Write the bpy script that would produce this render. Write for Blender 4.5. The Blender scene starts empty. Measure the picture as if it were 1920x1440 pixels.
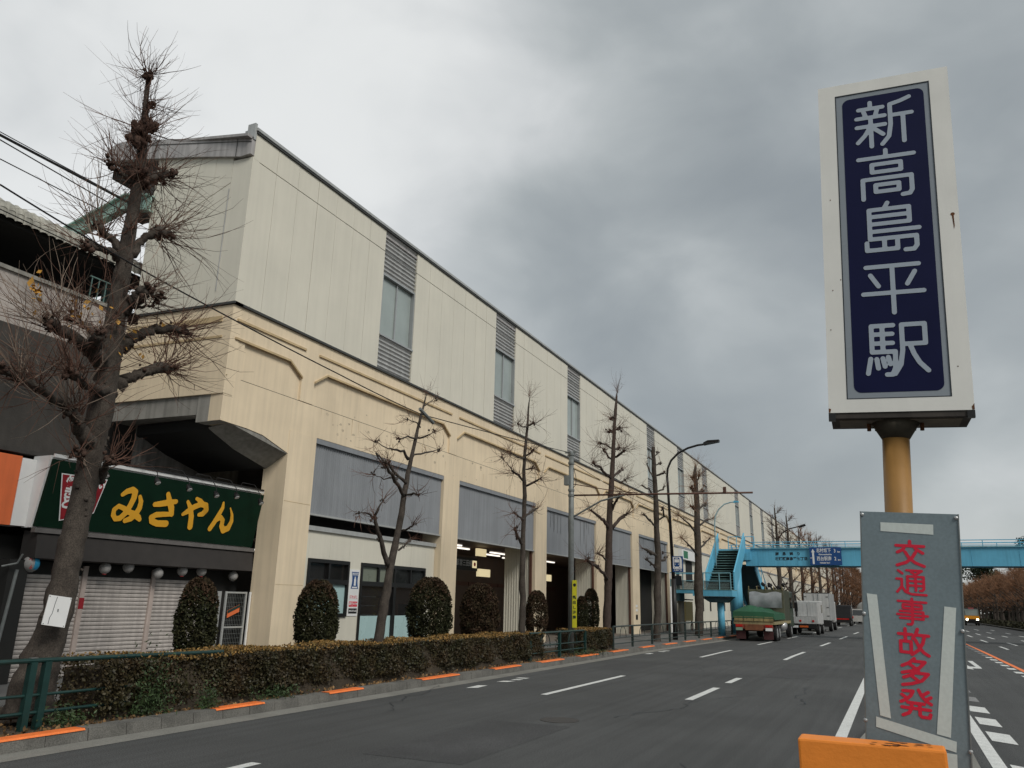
import bpy, math, random
import numpy as np
from mathutils import Matrix, Vector
R = math.radians
random.seed(7); rs = np.random.RandomState(7)
scene = bpy.context.scene
COL = scene.collection

# ------------------------------------------------------------------ camera
F, CX, CY, EYE = 1467.0, 960.0, 720.0, 1.9
def _n(v):
    v = np.array(v, float); return v / np.linalg.norm(v)
_Y = _n([721, -425, -F]); _Z = _n([120, 5270, -F]); _Z = _n(_Z - _Y * np.dot(_Z, _Y)); _X = np.cross(_Y, _Z)
CAM = np.array([_X, _Y, _Z])
def ray(px, py): return CAM @ _n([px - CX, -(py - CY), -F])
def at(px, py, x=None, y=None, z=None):
    """point of a real plane (x=, y= or z= const) seen at a photograph pixel"""
    d = ray(px, py)
    t = x / d[0] if x is not None else (y / d[1] if y is not None else (z - EYE) / d[2])
    return np.array([0, 0, EYE]) + d * t
cd = bpy.data.cameras.new('camera'); cam = bpy.data.objects.new('camera', cd); COL.objects.link(cam)
cd.sensor_width = 36; cd.lens = F / 1920 * 36; cd.clip_start = .05; cd.clip_end = 6000
m4 = Matrix([list(CAM[i]) + [[0, 0, EYE][i]] for i in range(3)] + [[0, 0, 0, 1]])
cam.matrix_world = m4
scene.camera = cam
scene.view_settings.view_transform = 'Standard'; scene.view_settings.look = 'None'
scene.view_settings.exposure = 0.58; scene.view_settings.gamma = 1.0
scene.view_settings.use_curve_mapping = False
scene.cycles.max_bounces = 8; scene.cycles.transparent_max_bounces = 12
try: scene.cycles.use_denoising = True
except Exception: pass

# ------------------------------------------------------------------ sky and sun (overcast)
SUN_EL, SUN_AZ = 42, 118           # azimuth from +Y towards +X : behind the camera to the right
W = bpy.data.worlds.new('World'); scene.world = W; W.use_nodes = True
nt = W.node_tree; nt.nodes.clear(); N = nt.nodes.new; L = nt.links.new
def mth(op, a, b=None, c=None, clamp=False):
    n = N('ShaderNodeMath'); n.operation = op; n.use_clamp = clamp
    for i, v in enumerate((a, b, c)):
        if v is None: continue
        if isinstance(v, (int, float)): n.inputs[i].default_value = v
        else: L(v, n.inputs[i])
    return n.outputs[0]
tc = N('ShaderNodeTexCoord'); sep = N('ShaderNodeSeparateXYZ'); L(tc.outputs['Generated'], sep.inputs[0])
zc = mth('MAXIMUM', sep.outputs[2], 0.0)
zd = mth('ADD', zc, 0.38)
comb = N('ShaderNodeCombineXYZ'); L(sep.outputs[0], comb.inputs[0]); L(sep.outputs[1], comb.inputs[1]); L(mth('MULTIPLY', sep.outputs[2], 1.55), comb.inputs[2])
def noise(scale, detail, rough, dist=0.0, off=0.0):
    mp = N('ShaderNodeMapping'); mp.inputs['Location'].default_value = (off, off * .7, off * .3); L(comb.outputs[0], mp.inputs[0])
    n = N('ShaderNodeTexNoise'); n.inputs['Scale'].default_value = scale; n.inputs['Detail'].default_value = detail
    n.inputs['Roughness'].default_value = rough; n.inputs['Distortion'].default_value = dist
    L(mp.outputs[0], n.inputs['Vector']); return n.outputs[0]
n1 = noise(2.1, 4, .48, .35, 4.4); n2 = noise(4.6, 6, .50, .3, 5.3)
def lobe(px, py, width, amount):
    d = ray(px, py); vm = N('ShaderNodeVectorMath'); vm.operation = 'DOT_PRODUCT'
    L(tc.outputs['Generated'], vm.inputs[0]); vm.inputs[1].default_value = tuple(d)
    e = mth('EXPONENT', mth('MULTIPLY', mth('SUBTRACT', vm.outputs['Value'], 1.0), 1.0 / (width * width)))
    return mth('MULTIPLY', e, amount)
cov = mth('ADD', mth('MULTIPLY', n1, .56), mth('MULTIPLY', n2, .30))
for lb in ((150, 250, .50, .19), (820, 330, .13, .16), (700, 60, .25, .05), (1230, 120, .16, -.12), (1020, 450, .09, -.11), (1480, 520, .25, -.03), (1250, 560, .12, .035), (1480, 900, .25, -.05), (1900, 300, .2, .03), (1350, 850, .2, -.03)):
    cov = mth('ADD', cov, lobe(*lb))
ramp = N('ShaderNodeValToRGB'); L(cov, ramp.inputs[0]); cr = ramp.color_ramp; cr.interpolation = 'B_SPLINE'
pts = ((.30, (.185, .206, .218)), (.42, (.258, .280, .288)), (.50, (.335, .356, .360)), (.58, (.425, .440, .445)), (.70, (.57, .58, .575)))
while len(cr.elements) < len(pts): cr.elements.new(.5)
for e, (p, c) in zip(cr.elements, pts): e.position = p; e.color = (*c, 1)
hz = mth('POWER', mth('SUBTRACT', 1.0, zc), 9.0)
mixh = N('ShaderNodeMix'); mixh.data_type = 'RGBA'; L(mth('MULTIPLY', hz, .6), mixh.inputs['Factor']); L(ramp.outputs[0], mixh.inputs[6]); mixh.inputs[7].default_value = (.34, .35, .335, 1)
bgc = N('ShaderNodeBackground'); L(mixh.outputs[2], bgc.inputs[0]); bgc.inputs[1].default_value = 1.0
sky = N('ShaderNodeTexSky'); sky.sky_type = 'NISHITA'; sky.sun_disc = False; sky.sun_elevation = R(SUN_EL); sky.sun_rotation = R(SUN_AZ)
bgs = N('ShaderNodeBackground'); L(sky.outputs[0], bgs.inputs[0]); bgs.inputs[1].default_value = .08
mx = N('ShaderNodeMixShader'); mx.inputs[0].default_value = .93; L(bgs.outputs[0], mx.inputs[1]); L(bgc.outputs[0], mx.inputs[2])
wo = N('ShaderNodeOutputWorld'); L(mx.outputs[0], wo.inputs[0])
sd = bpy.data.lights.new('sun', 'SUN'); sd.energy = 1.45; sd.angle = R(22); sd.color = (1, .965, .90)
sun = bpy.data.objects.new('sun', sd); COL.objects.link(sun)
sv = Vector((math.sin(R(SUN_AZ)) * math.cos(R(SUN_EL)), math.cos(R(SUN_AZ)) * math.cos(R(SUN_EL)), math.sin(R(SUN_EL))))
sun.rotation_euler = sv.to_track_quat('Z', 'Y').to_euler(); sun.location = (20, -20, 40)

# ------------------------------------------------------------------ materials
_M = {}
def mat(name, col, rough=.75, var=.12, scale=1.5, bump=0., bscale=30., metal=0., streak=0., col2=None, island=0., emit=0., spec=.4, speck=0., trans=0., distort=0., sdir='Z', bz=1.):
    if name in _M: return _M[name]
    m = bpy.data.materials.new(name); m.use_nodes = True; t = m.node_tree; b = t.nodes['Principled BSDF']
    nn, ll = t.nodes.new, t.links.new
    b.inputs['Roughness'].default_value = rough; b.inputs['Metallic'].default_value = metal
    b.inputs['Specular IOR Level'].default_value = spec
    if emit:
        b.inputs['Emission Color'].default_value = (*col, 1); b.inputs['Emission Strength'].default_value = emit
    tcn = nn('ShaderNodeTexCoord')
    no = nn('ShaderNodeTexNoise'); no.inputs['Scale'].default_value = scale; no.inputs['Detail'].default_value = 7; no.inputs['Roughness'].default_value = .6
    ll(tcn.outputs['Object'], no.inputs['Vector'])
    rp = nn('ShaderNodeValToRGB'); ll(no.outputs[0], rp.inputs[0])
    rp.color_ramp.elements[0].position = .3; rp.color_ramp.elements[1].position = .7
    c2 = col2 or tuple(min(1, c * (1 + var)) for c in col); c1 = tuple(c * (1 - var) for c in col) if not col2 else col
    rp.color_ramp.elements[0].color = (*c1, 1); rp.color_ramp.elements[1].color = (*c2, 1)
    out = rp.outputs[0]
    def mul(out, fac):
        mm = nn('ShaderNodeMix'); mm.data_type = 'RGBA'; mm.blend_type = 'MULTIPLY'; mm.inputs['Factor'].default_value = 1
        ll(out, mm.inputs[6]); ll(fac, mm.inputs[7]); return mm.outputs[2]
    def rampn(src, a, b_, lo, hi):
        r = nn('ShaderNodeMapRange'); r.inputs['From Min'].default_value = a; r.inputs['From Max'].default_value = b_
        r.inputs['To Min'].default_value = lo; r.inputs['To Max'].default_value = hi; ll(src, r.inputs[0]); return r.outputs[0]
    if streak:
        mp = nn('ShaderNodeMapping'); mp.inputs['Scale'].default_value = (7, 7, .35) if sdir == 'Z' else (6, .12, 6)
        ll(tcn.outputs['Object'], mp.inputs[0])
        n3 = nn('ShaderNodeTexNoise'); n3.inputs['Scale'].default_value = 1; n3.inputs['Detail'].default_value = 5; ll(mp.outputs[0], n3.inputs['Vector'])
        out = mul(out, rampn(n3.outputs[0], .35, .6, 1 - streak, 1.0))
    if speck:
        n4 = nn('ShaderNodeTexNoise'); n4.inputs['Scale'].default_value = 60; n4.inputs['Detail'].default_value = 3; ll(tcn.outputs['Object'], n4.inputs['Vector'])
        out = mul(out, rampn(n4.outputs[0], .35, .65, 1 - speck, 1 + speck))
    if island:
        g = nn('ShaderNodeNewGeometry'); out = mul(out, rampn(g.outputs['Random Per Island'], 0, 1, 1 - island, 1 + island))
    ll(out, b.inputs['Base Color'])
    rr = rampn(no.outputs[0], .3, .7, max(0, rough - .08), min(1, rough + .08)); ll(rr, b.inputs['Roughness'])
    if bump:
        nb = nn('ShaderNodeTexNoise'); nb.inputs['Scale'].default_value = bscale; nb.inputs['Detail'].default_value = 5; mb = nn('ShaderNodeMapping'); mb.inputs['Scale'].default_value = (1, 1, bz); ll(tcn.outputs['Object'], mb.inputs[0]); ll(mb.outputs[0], nb.inputs['Vector'])
        bp = nn('ShaderNodeBump'); bp.inputs['Strength'].default_value = bump; bp.inputs['Distance'].default_value = .02; ll(nb.outputs[0], bp.inputs['Height']); ll(bp.outputs[0], b.inputs['Normal'])
    if trans:
        b.inputs['Alpha'].default_value = 1 - trans
    _M[name] = m; return m

# ------------------------------------------------------------------ objects
def link(o, parent=None):
    COL.objects.link(o)
    if parent is not None: o.parent = parent
    return o
def origin(o):
    v = Vector((0, 0, 0))
    while o is not None: v += o.location; o = o.parent
    return v
def thing(name, label, cat, loc=(0, 0, 0), group=None):
    o = bpy.data.objects.new(name, None); o.empty_display_size = .3; link(o); o.location = loc
    o['label'] = label; o['category'] = cat
    if group: o['group'] = group
    return o
def tag(o, label, cat, group=None):
    o['label'] = label; o['category'] = cat
    if group: o['group'] = group
    return o
def struct(o): o['kind'] = 'structure'; return o
def stuff(o):
    o['kind'] = 'stuff'; return o
def dup(root, delta, label=None, group=None):
    def rec(o, par):
        c = o.copy(); COL.objects.link(c)
        if par is not None: c.parent = par
        for ch in list(o.children): rec(ch, c)
        return c
    r = rec(root, None); r.location = Vector(root.location) + Vector(delta)
    if label: r['label'] = label
    if group: r['group'] = group
    return r
class MB:
    def __init__(s): s.v = []; s.f = []
    def add(s, vs, fs):
        b = len(s.v); s.v += [tuple(map(float, p)) for p in vs]; s.f += [tuple(b + i for i in f) for f in fs]; return s
    def box(s, x0, x1, y0, y1, z0, z1):
        return s.add([(x0, y0, z0), (x1, y0, z0), (x1, y1, z0), (x0, y1, z0), (x0, y0, z1), (x1, y0, z1), (x1, y1, z1), (x0, y1, z1)],
                     [(3, 2, 1, 0), (4, 5, 6, 7), (0, 1, 5, 4), (1, 2, 6, 5), (2, 3, 7, 6), (3, 0, 4, 7)])
    def bbox(s, x0, x1, y0, y1, z0, z1, b=.02):
        """box with chamfered edges"""
        bm = __import__('bmesh').new()
        import bmesh
        vs = [bm.verts.new(p) for p in [(x0, y0, z0), (x1, y0, z0), (x1, y1, z0), (x0, y1, z0), (x0, y0, z1), (x1, y0, z1), (x1, y1, z1), (x0, y1, z1)]]
        for f in [(3, 2, 1, 0), (4, 5, 6, 7), (0, 1, 5, 4), (1, 2, 6, 5), (2, 3, 7, 6), (3, 0, 4, 7)]: bm.faces.new([vs[i] for i in f])
        bmesh.ops.bevel(bm, geom=list(bm.edges), offset=b, segments=2, affect='EDGES', profile=.6)
        bm.verts.index_update(); s.add([v.co[:] for v in bm.verts], [[v.index for v in f.verts] for f in bm.faces]); bm.free(); return s
    def prism(s, pts, vec):
        n = len(pts); vec = np.array(vec, float); a = [np.array(p, float) for p in pts]; b = [p + vec for p in a]
        nrm = sum(np.cross(a[i], a[(i + 1) % n]) for i in range(n))
        if np.dot(nrm, vec) < 0: a, b = b, a; 
        return s.add(a + b, [tuple(range(n))[::-1], tuple(range(n, 2 * n))] + [(i, (i + 1) % n, n + (i + 1) % n, n + i) for i in range(n)])
    def poly(s, pts): return s.add(pts, [tuple(range(len(pts)))])
    def tube(s, path, rad, n=8, cap=True, wob=0.):
        P = [np.array(p, float) for p in path]; m = len(P)
        if isinstance(rad, (int, float)): rad = [rad] * m
        prev = None; vs = []; fs = []
        for i in range(m):
            t = P[min(i + 1, m - 1)] - P[max(i - 1, 0)]; t = t / (np.linalg.norm(t) + 1e-9)
            if prev is None:
                ref = np.array([0, 0, 1.]) if abs(t[2]) < .9 else np.array([1., 0, 0]); u = np.cross(t, ref)
            else: u = prev - t * np.dot(prev, t)
            u /= np.linalg.norm(u) + 1e-9; prev = u; w = np.cross(t, u)
            for k in range(n):
                a = 2 * math.pi * k / n; r = rad[i] * (1 + (random.uniform(-wob, wob) if wob else 0))
                vs.append(P[i] + (u * math.cos(a) + w * math.sin(a)) * r)
        for i in range(m - 1):
            for k in range(n): fs.append((i * n + k, i * n + (k + 1) % n, (i + 1) * n + (k + 1) % n, (i + 1) * n + k))
        if cap: fs.append(tuple(range(n))[::-1]); fs.append(tuple((m - 1) * n + k for k in range(n)))
        return s.add(vs, fs)
    def lathe(s, c, prof, n=16, axis=2):
        vs = []; fs = []; m = len(prof)
        for r, h in prof:
            for k in range(n):
                a = 2 * math.pi * k / n; p = [math.cos(a) * r, math.sin(a) * r, h]
                if axis == 0: p = [h, p[0], p[1]]
                if axis == 1: p = [p[1], h, p[0]]
                vs.append(np.array(p) + np.array(c, float))
        for i in range(m - 1):
            for k in range(n): fs.append((i * n + k, i * n + (k + 1) % n, (i + 1) * n + (k + 1) % n, (i + 1) * n + k))
        fs.append(tuple(range(n))[::-1]); fs.append(tuple((m - 1) * n + k for k in range(n)))
        return s.add(vs, fs)
    def build(s, name, material, parent=None, smooth=False):
        me = bpy.data.meshes.new(name); o = bpy.data.objects.new(name, me); link(o, parent)
        d = origin(parent) if parent is not None else Vector((0, 0, 0))
        me.from_pydata([(a - d.x, b - d.y, c - d.z) for a, b, c in s.v], [], s.f)
        if material: me.materials.append(material)
        if smooth:
            me.shade_smooth()
        me.update(); return o
def B(name, m, parent, *b, bev=0): 
    q = MB(); q.bbox(*b, b=bev) if bev else q.box(*b); return q.build(name, m, parent)

# ---- flat lettering: fonts and strokes
def text(name, s, size, o, right, up, material, parent, align='CENTER', bold=0., line=1.0, off=.003, sx=1.):
    c = bpy.data.curves.new('t', 'FONT'); c.body = s; c.size = size; c.align_x = align; c.align_y = 'CENTER'; c.offset = bold; c.space_line = line; c.resolution_u = 2
    ob = bpy.data.objects.new('t', c); COL.objects.link(ob)
    me0 = bpy.data.meshes.new_from_object(ob.evaluated_get(bpy.context.evaluated_depsgraph_get()))
    right = _n(right); up = _n(up); nr = np.cross(right, up); o = np.array(o, float) + nr * off
    q = MB(); q.v = [tuple(o + right * v.co.x * sx + up * v.co.y) for v in me0.vertices]; q.f = [tuple(p.vertices) for p in me0.polygons]
    bpy.data.objects.remove(ob); bpy.data.curves.remove(c); bpy.data.meshes.remove(me0)
    return q.build(name, material, parent)
def glyph(strokes, r, n=64, pad=.12):
    """union outline of round brush strokes (unit box, y down) as clean polygons; stroke points may carry their own radius"""
    g = np.linspace(-pad, 1 + pad, n); X, Yg = np.meshgrid(g, g, indexing='ij'); D = np.full(X.shape, 9.)
    for st in strokes:
        for a, b in zip(st[:-1], st[1:]):
            ax, ay, bx, by = a[0] / 100, a[1] / 100, b[0] / 100, b[1] / 100
            ra = (a[2] / 100 if len(a) > 2 else r); rb = (b[2] / 100 if len(b) > 2 else r)
            dx, dy = bx - ax, by - ay; t = np.clip(((X - ax) * dx + (Yg - ay) * dy) / (dx * dx + dy * dy + 1e-12), 0, 1)
            D = np.minimum(D, np.hypot(X - ax - t * dx, Yg - ay - t * dy) - (ra + (rb - ra) * t))
    polys = []
    for i in range(n - 1):
        run = None
        for j in range(n - 1):
            cs = [(g[i], g[j], D[i, j]), (g[i + 1], g[j], D[i + 1, j]), (g[i + 1], g[j + 1], D[i + 1, j + 1]), (g[i], g[j + 1], D[i, j + 1])]
            ins = [c[2] < 0 for c in cs]
            if all(ins):
                if run is None: run = j
                continue
            if run is not None: polys.append([(g[i], g[run]), (g[i + 1], g[run]), (g[i + 1], g[j]), (g[i], g[j])]); run = None
            if any(ins):
                p = []
                for k in range(4):
                    a, b = cs[k], cs[(k + 1) % 4]
                    if a[2] < 0: p.append((a[0], a[1]))
                    if (a[2] < 0) != (b[2] < 0):
                        t = a[2] / (a[2] - b[2]); p.append((a[0] + (b[0] - a[0]) * t, a[1] + (b[1] - a[1]) * t))
                if len(p) > 2: polys.append(p)
    return polys
def put_glyph(q, polys, o, right, up, w, h, off=.003):
    right = _n(right); up = _n(up); nr = np.cross(right, up); o = np.array(o, float) + nr * off
    for p in polys:
        q.poly([tuple(o + right * (x - .5) * w + up * (.5 - y) * h) for x, y in reversed(p)])
K = {
 '新': [[(27,2),(27,14)],[(6,15),(49,15)],[(15,20),(18,30)],[(39,20),(36,30)],[(2,34),(52,34)],[(2,53),(52,53)],[(27,34),(27,97)],[(25,56),(16,72),(3,86)],[(31,58),(48,74)],[(96,2),(80,8),(62,12)],[(62,12),(62,55),(58,80),(46,95)],[(62,36),(99,36)],[(84,36),(84,94)]],
 '高': [[(50,0),(50,13)],[(2,14),(98,14)],[(25,28),(75,28),(75,44),(25,44),(25,28)],[(8,98),(8,58),(92,58),(92,88),(88,95),(76,96)],[(30,71),(70,71),(70,85),(30,85),(30,71)]],
 '島': [[(48,0),(42,11)],[(16,12),(84,12),(84,41)],[(16,12),(16,71)],[(16,26),(84,26)],[(16,41),(84,41)],[(16,56),(99,56)],[(16,71),(94,71),(94,90),(89,97),(75,97)],[(40,73),(40,92)],[(10,78),(10,93),(62,93),(62,77)]],
 '平': [[(6,8),(94,8)],[(13,24),(26,46)],[(87,22),(74,45)],[(0,60),(100,60)],[(50,8),(50,98)]],
 '駅': [[(10,5),(46,5)],[(10,5),(10,54)],[(28,5),(28,54)],[(10,21),(44,21)],[(10,38),(44,38)],[(10,54),(48,54),(47,84),(42,96),(33,96)],[(7,66),(2,93)],[(17,67),(19,84)],[(27,66),(30,81)],[(36,64),(39,77)],[(60,5),(97,5),(97,41),(60,41)],[(60,5),(60,52),(56,78),(46,95)],[(72,42),(78,60),(86,76),(99,91)]],
 '交': [[(50,2),(50,18)],[(4,20),(96,20)],[(30,30),(22,38),(8,46)],[(68,30),(80,38),(92,46)],[(68,44),(56,66),(36,84),(6,96)],[(34,44),(46,66),(66,84),(95,96)]],
 '通': [[(8,6),(22,17)],[(2,38),(19,38),(19,66),(3,88)],[(19,66),(30,86),(50,94),(98,94)],[(36,4),(86,4),(68,17)],[(52,11),(66,20)],[(38,27),(38,80)],[(38,27),(91,27),(91,72),(86,79),(79,79)],[(38,44),(91,44)],[(38,61),(91,61)],[(65,27),(65,80)]],
 '事': [[(4,12),(96,12)],[(20,24),(80,24),(80,37),(20,37),(20,24)],[(10,49),(85,49),(85,75)],[(1,62),(99,62)],[(10,75),(85,75)],[(50,0),(50,90),(46,97),(34,97)]],
 '故': [[(2,24),(46,24)],[(24,4),(24,48)],[(8,50),(42,50),(42,90),(8,90),(8,50)],[(64,2),(59,20),(48,38)],[(58,24),(99,24)],[(86,24),(80,52),(66,78),(44,97)],[(56,42),(68,68),(82,86),(98,96)]],
 '多': [[(50,0),(34,17),(10,30)],[(46,10),(84,10),(66,32),(40,46),(10,55)],[(34,22),(50,33)],[(62,42),(40,60),(14,72)],[(56,52),(93,52),(72,78),(40,92),(10,99)],[(42,66),(58,77)]],
 '発': [[(10,10),(42,8),(34,26),(20,40),(2,50)],[(6,24),(20,34)],[(60,2),(68,20),(82,38),(98,48)],[(90,6),(74,18)],[(98,24),(84,33)],[(24,50),(76,50)],[(5,69),(95,69)],[(36,50),(36,69),(28,86),(8,97)],[(62,50),(62,90),(68,96),(92,96),(95,84)]],
}
GK = {k: glyph(v, .041 if k in '新高島平駅' else (.046 if k in '事通' else .058), 72 if k in '新高島平駅' else 52) for k, v in K.items()}

# ------------------------------------------------------------------ shared materials
M = dict(
 asphalt=mat('asphalt', (.080,.082,.082), .85, .22, .30, .6, 90, speck=.40, spec=.25, streak=.14, sdir='Y'),
 conc=mat('pale_concrete', (.27,.26,.235), .9, .2, 1.2, .3, 40, streak=.25),
 gutter=mat('gutter_concrete', (.20,.195,.175), .9, .18, 1.0, .3, 60, speck=.2),
 kerb=mat('kerb_concrete', (.125,.12,.108), .92, .3, 2.5, .4, 50, speck=.25, island=.12),
 paving=mat('paving', (.13,.13,.125), .9, .2, .6, .3, 30, speck=.15),
 white=mat('road_paint_white', (.62,.63,.61), .7, .12, 6, .2, 80, speck=.18),
 whitef=mat('faded_road_paint', (.22,.22,.22), .8, .25, 8, .2, 80, speck=.3),
 orange=mat('orange_road_paint', (.85,.20,.045), .6, .10, 5, .2, 60, speck=.1),
 soil=mat('planting_soil', (.055,.042,.028), .95, .35, 3, .6, 30, speck=.4),
 cream=mat('cream_metal_cladding', (.66,.63,.535), .55, .05, .5, .03, 20, streak=.04, island=.025),
 beige=mat('beige_painted_concrete', (.76,.63,.45), .75, .08, .6, .12, 35, streak=.09),
 beiged=mat('beige_trim_shadow_dirt', (.50,.38,.22), .8, .2, 2, .1, 30),  # brown tone carries both shadow and dirt under the trims
 greyp=mat('grey_corrugated_steel', (.255,.268,.285), .5, .09, .6, 0, 20, metal=.1, streak=.12),
 louv=mat('grey_louvre_steel', (.46,.46,.45), .5, .1, 2, 0, 20, metal=.2, streak=.15),
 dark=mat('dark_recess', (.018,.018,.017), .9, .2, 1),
 drip=mat('dark_drip_metal', (.045,.047,.045), .5, .2, 2),
 coping=mat('pale_coping_metal', (.42,.43,.42), .4, .08, 1, metal=.2, streak=.1),
 roofgrey=mat('weathered_roof_metal', (.42,.40,.39), .5, .16, 1.5, metal=.15, streak=.3),
 alu=mat('aluminium_frame', (.42,.43,.43), .35, .06, 3, metal=.5),
 blackf=mat('black_frame', (.012,.012,.012), .4, .2, 3),
 pane=mat('reflection_tinted_glass', (.30,.345,.33), .15, .15, .5, spec=1.0),  # pale grey-green base colour stands in for reflected sky
 frost=mat('frosted_blue_glass', (.40,.56,.56), .3, .05, 1, spec=.6),
 glassd=mat('dark_glass', (.02,.022,.022), .06, .3, .7, spec=.8),
 tubel=mat('fluorescent_tube', (1,.94,.84), .5, 0, 1, emit=.9),
 tubew=mat('warm_sign_light', (1,.84,.5), .5, 0, 1, emit=.4),
 wsign=mat('white_sign', (.75,.75,.74), .4, .04, 3),
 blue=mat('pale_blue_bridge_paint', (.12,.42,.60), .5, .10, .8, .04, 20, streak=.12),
 blued=mat('shaded_blue_underside', (.035,.08,.10), .7, .2, 1),  # darker copy of the bridge blue, with underside shade put into the colour
 tealm=mat('pale_teal_steel', (.16,.27,.25), .6, .2, 2, streak=.3),
 green=mat('dark_green_rail_paint', (.007,.034,.030), .4, .25, 4, spec=.5),
 railb=mat('black_green_rail', (.03,.045,.042), .45, .2, 4),
 bark=mat('ginkgo_bark', (.030,.023,.018), .95, .4, 5, 1.0, 16, speck=.4, col2=(.080,.066,.054), bz=.22),
 barkr=mat('red_brown_bark', (.036,.024,.019), .95, .35, 7, .9, 22, speck=.35, col2=(.070,.050,.040), bz=.25),
 twig=mat('twigs', (.100,.050,.034), .9, .3, 5, island=.35),
 twigr=mat('reddish_twigs', (.19,.095,.05), .9, .3, 3, island=.5),
 twigp=mat('pale_twigs', (.20,.15,.115), .9, .25, 5, island=.3),
 leafd=mat('dark_shrub_leaves', (.020,.026,.012), .7, .4, 3, island=.6, spec=.15, col2=(.040,.036,.016)),
 leafr=mat('reddish_shrub_leaves', (.055,.028,.018), .7, .4, 4, island=.6, spec=.15, col2=(.036,.032,.016)),
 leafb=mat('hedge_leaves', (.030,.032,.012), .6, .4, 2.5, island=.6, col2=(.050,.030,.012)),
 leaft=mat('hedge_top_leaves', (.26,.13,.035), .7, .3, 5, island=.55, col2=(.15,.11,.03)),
 litter=mat('fallen_leaves', (.24,.14,.055), .8, .4, 6, island=.6, col2=(.10,.055,.025)),
 ever=mat('evergreen_leaves', (.022,.036,.014), .7, .4, 2, island=.5),
 signw=mat('white_sign_box_steel', (.78,.77,.72), .45, .04, 3, streak=.05),
 signg=mat('pale_grey_acrylic', (.25,.28,.31), .3, .05, 2),
 navy=mat('navy_acrylic', (.004,.006,.040), .5, .1, 3, spec=.15),
 letg=mat('grey_blue_lettering', (.34,.39,.45), .5, .03, 3),
 ypole=mat('mustard_pole_paint', (.32,.17,.05), .5, .12, 6, streak=.2),
 rust=mat('rust', (.12,.045,.015), .9, .4, 20),
 boardg=mat('blue_grey_warning_board', (.195,.245,.265), .4, .07, 5, speck=.06, metal=.1),
 tape=mat('pale_reflective_tape', (.62,.67,.635), .4, .03, 30, speck=.025),
 red=mat('red_lettering', (.66,.014,.045), .5, .05, 4),
 oblock=mat('orange_block_paint', (.82,.25,.03), .55, .07, 6, .1, 60),
 sgreen=mat('dark_green_signboard', (.003,.018,.009), .7, .15, 3, spec=.12),
 gold=mat('golden_yellow_lettering', (.72,.36,.025), .5, .05, 4),
 plaq=mat('dark_red_plaque', (.28,.012,.02), .5, .1, 4),
 awn=mat('charcoal_awning', (.04,.036,.034), .9, .2, 3),
 shut=mat('shutter_steel', (.46,.42,.39), .5, .12, 3, streak=.25),
 shutp=mat('shutter_post_steel', (.46,.38,.34), .5, .15, 3, streak=.2),
 ofas=mat('orange_fascia', (.72,.16,.05), .6, .06, 2, streak=.1),
 dconc=mat('shade_dark_concrete', (.050,.046,.042), .95, .4, .7, .3, 20, streak=.12),  # darker than the parapet concrete: shade under deck and roofs painted in
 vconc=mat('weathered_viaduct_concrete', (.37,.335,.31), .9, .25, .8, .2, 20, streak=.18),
 corr=mat('corrugated_canopy', (.40,.39,.34), .8, .25, 2, streak=.4),
 galv=mat('galvanised_steel', (.20,.215,.21), .5, .2, 6, metal=.3, streak=.15),
 brown=mat('brown_arm_paint', (.10,.045,.03), .6, .2, 5),
 black=mat('black_metal', (.012,.011,.011), .45, .2, 5),
 cable=mat('black_cable', (.012,.012,.013), .6, .1, 5),
 inter=mat('brown_tiled_interior', (.10,.065,.045), .6, .2, 2, spec=.5),
 floor=mat('station_floor', (.20,.17,.14), .5, .15, 1),
 tyre=mat('tyre_rubber', (.014,.014,.014), .9, .2, 9),
 hub=mat('wheel_hub', (.5,.5,.5), .3, .1, 9, metal=.6),
 bluesign=mat('blue_traffic_sign', (.008,.06,.21), .5, .05, 3),
 yell=mat('yellow_plate', (.62,.58,.03), .5, .06, 3),
 ink=mat('black_ink', (.012,.018,.025), .6, .05, 3),
)
# ================================================================== GROUND, ROAD, KERB
FX = -14.69                                  # station facade plane
def curve(Y): return 0.0 if Y < 36 else (.030 * (Y - 36) if Y < 120 else 2.52 + .004 * (Y - 120))
YS = [-30, 0, 8, 16, 24, 30, 36] + list(range(40, 124, 4)) + [140, 180, 250, 400, 700]
def strip(x0, x1, z, y0=-30, y1=700, c0=1., c1=1., dz=0.):
    q = MB(); ys = sorted({y0, y1} | {y for y in YS if y0 < y < y1})
    for a, b in zip(ys[:-1], ys[1:]):
        q.poly([(x0 + curve(a) * c0, a, z), (x1 + curve(a) * c1, a, z), (x1 + curve(b) * c1, b, z), (x0 + curve(b) * c0, b, z)])
    return q
g = MB(); g.poly([(-900, -300, -.02), (900, -300, -.02), (900, 1800, -.02), (-900, 1800, -.02)])
struct(g.build('ground', M['soil']))
q = strip(-9.86, 12.4, 0.0, c1=0); road = struct(q.build('road', M['asphalt']))
struct(strip(-9.86, -9.42, .004, y1=200).build('gutter', M['gutter']))
q = MB()
for a, b in zip(YS[:-1], YS[1:]):
    if b > 330: continue
    q.prism([(-10.62 + curve(a), a, -.1), (-10.62 + curve(a), a, .15), (-10.62 + curve(b), b, .15), (-10.62 + curve(b), b, -.1)][::-1] if 0 else
            [(-60, a, .149), (-12.9 + curve(a), a, .149), (-12.9 + curve(b), b, .149), (-60, b, .149)], (0, 0, -.2))
pave = struct(q.build('pavement', M['paving']))
q = strip(-12.9, -10.0, .125, y0=-30, y1=31.8); struct(q.build('planting_bed', M['soil']))
q = MB()
for a, b in zip(YS[:-1], YS[1:]):
    a = max(a, 31.8)
    if b <= a or b > 330: continue
    q.prism([(-12.9 + curve(a), a, .148), (-10.0 + curve(a), a, .148), (-10.0 + curve(b), b, .148), (-12.9 + curve(b), b, .148)], (0, 0, -.2))
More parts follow.
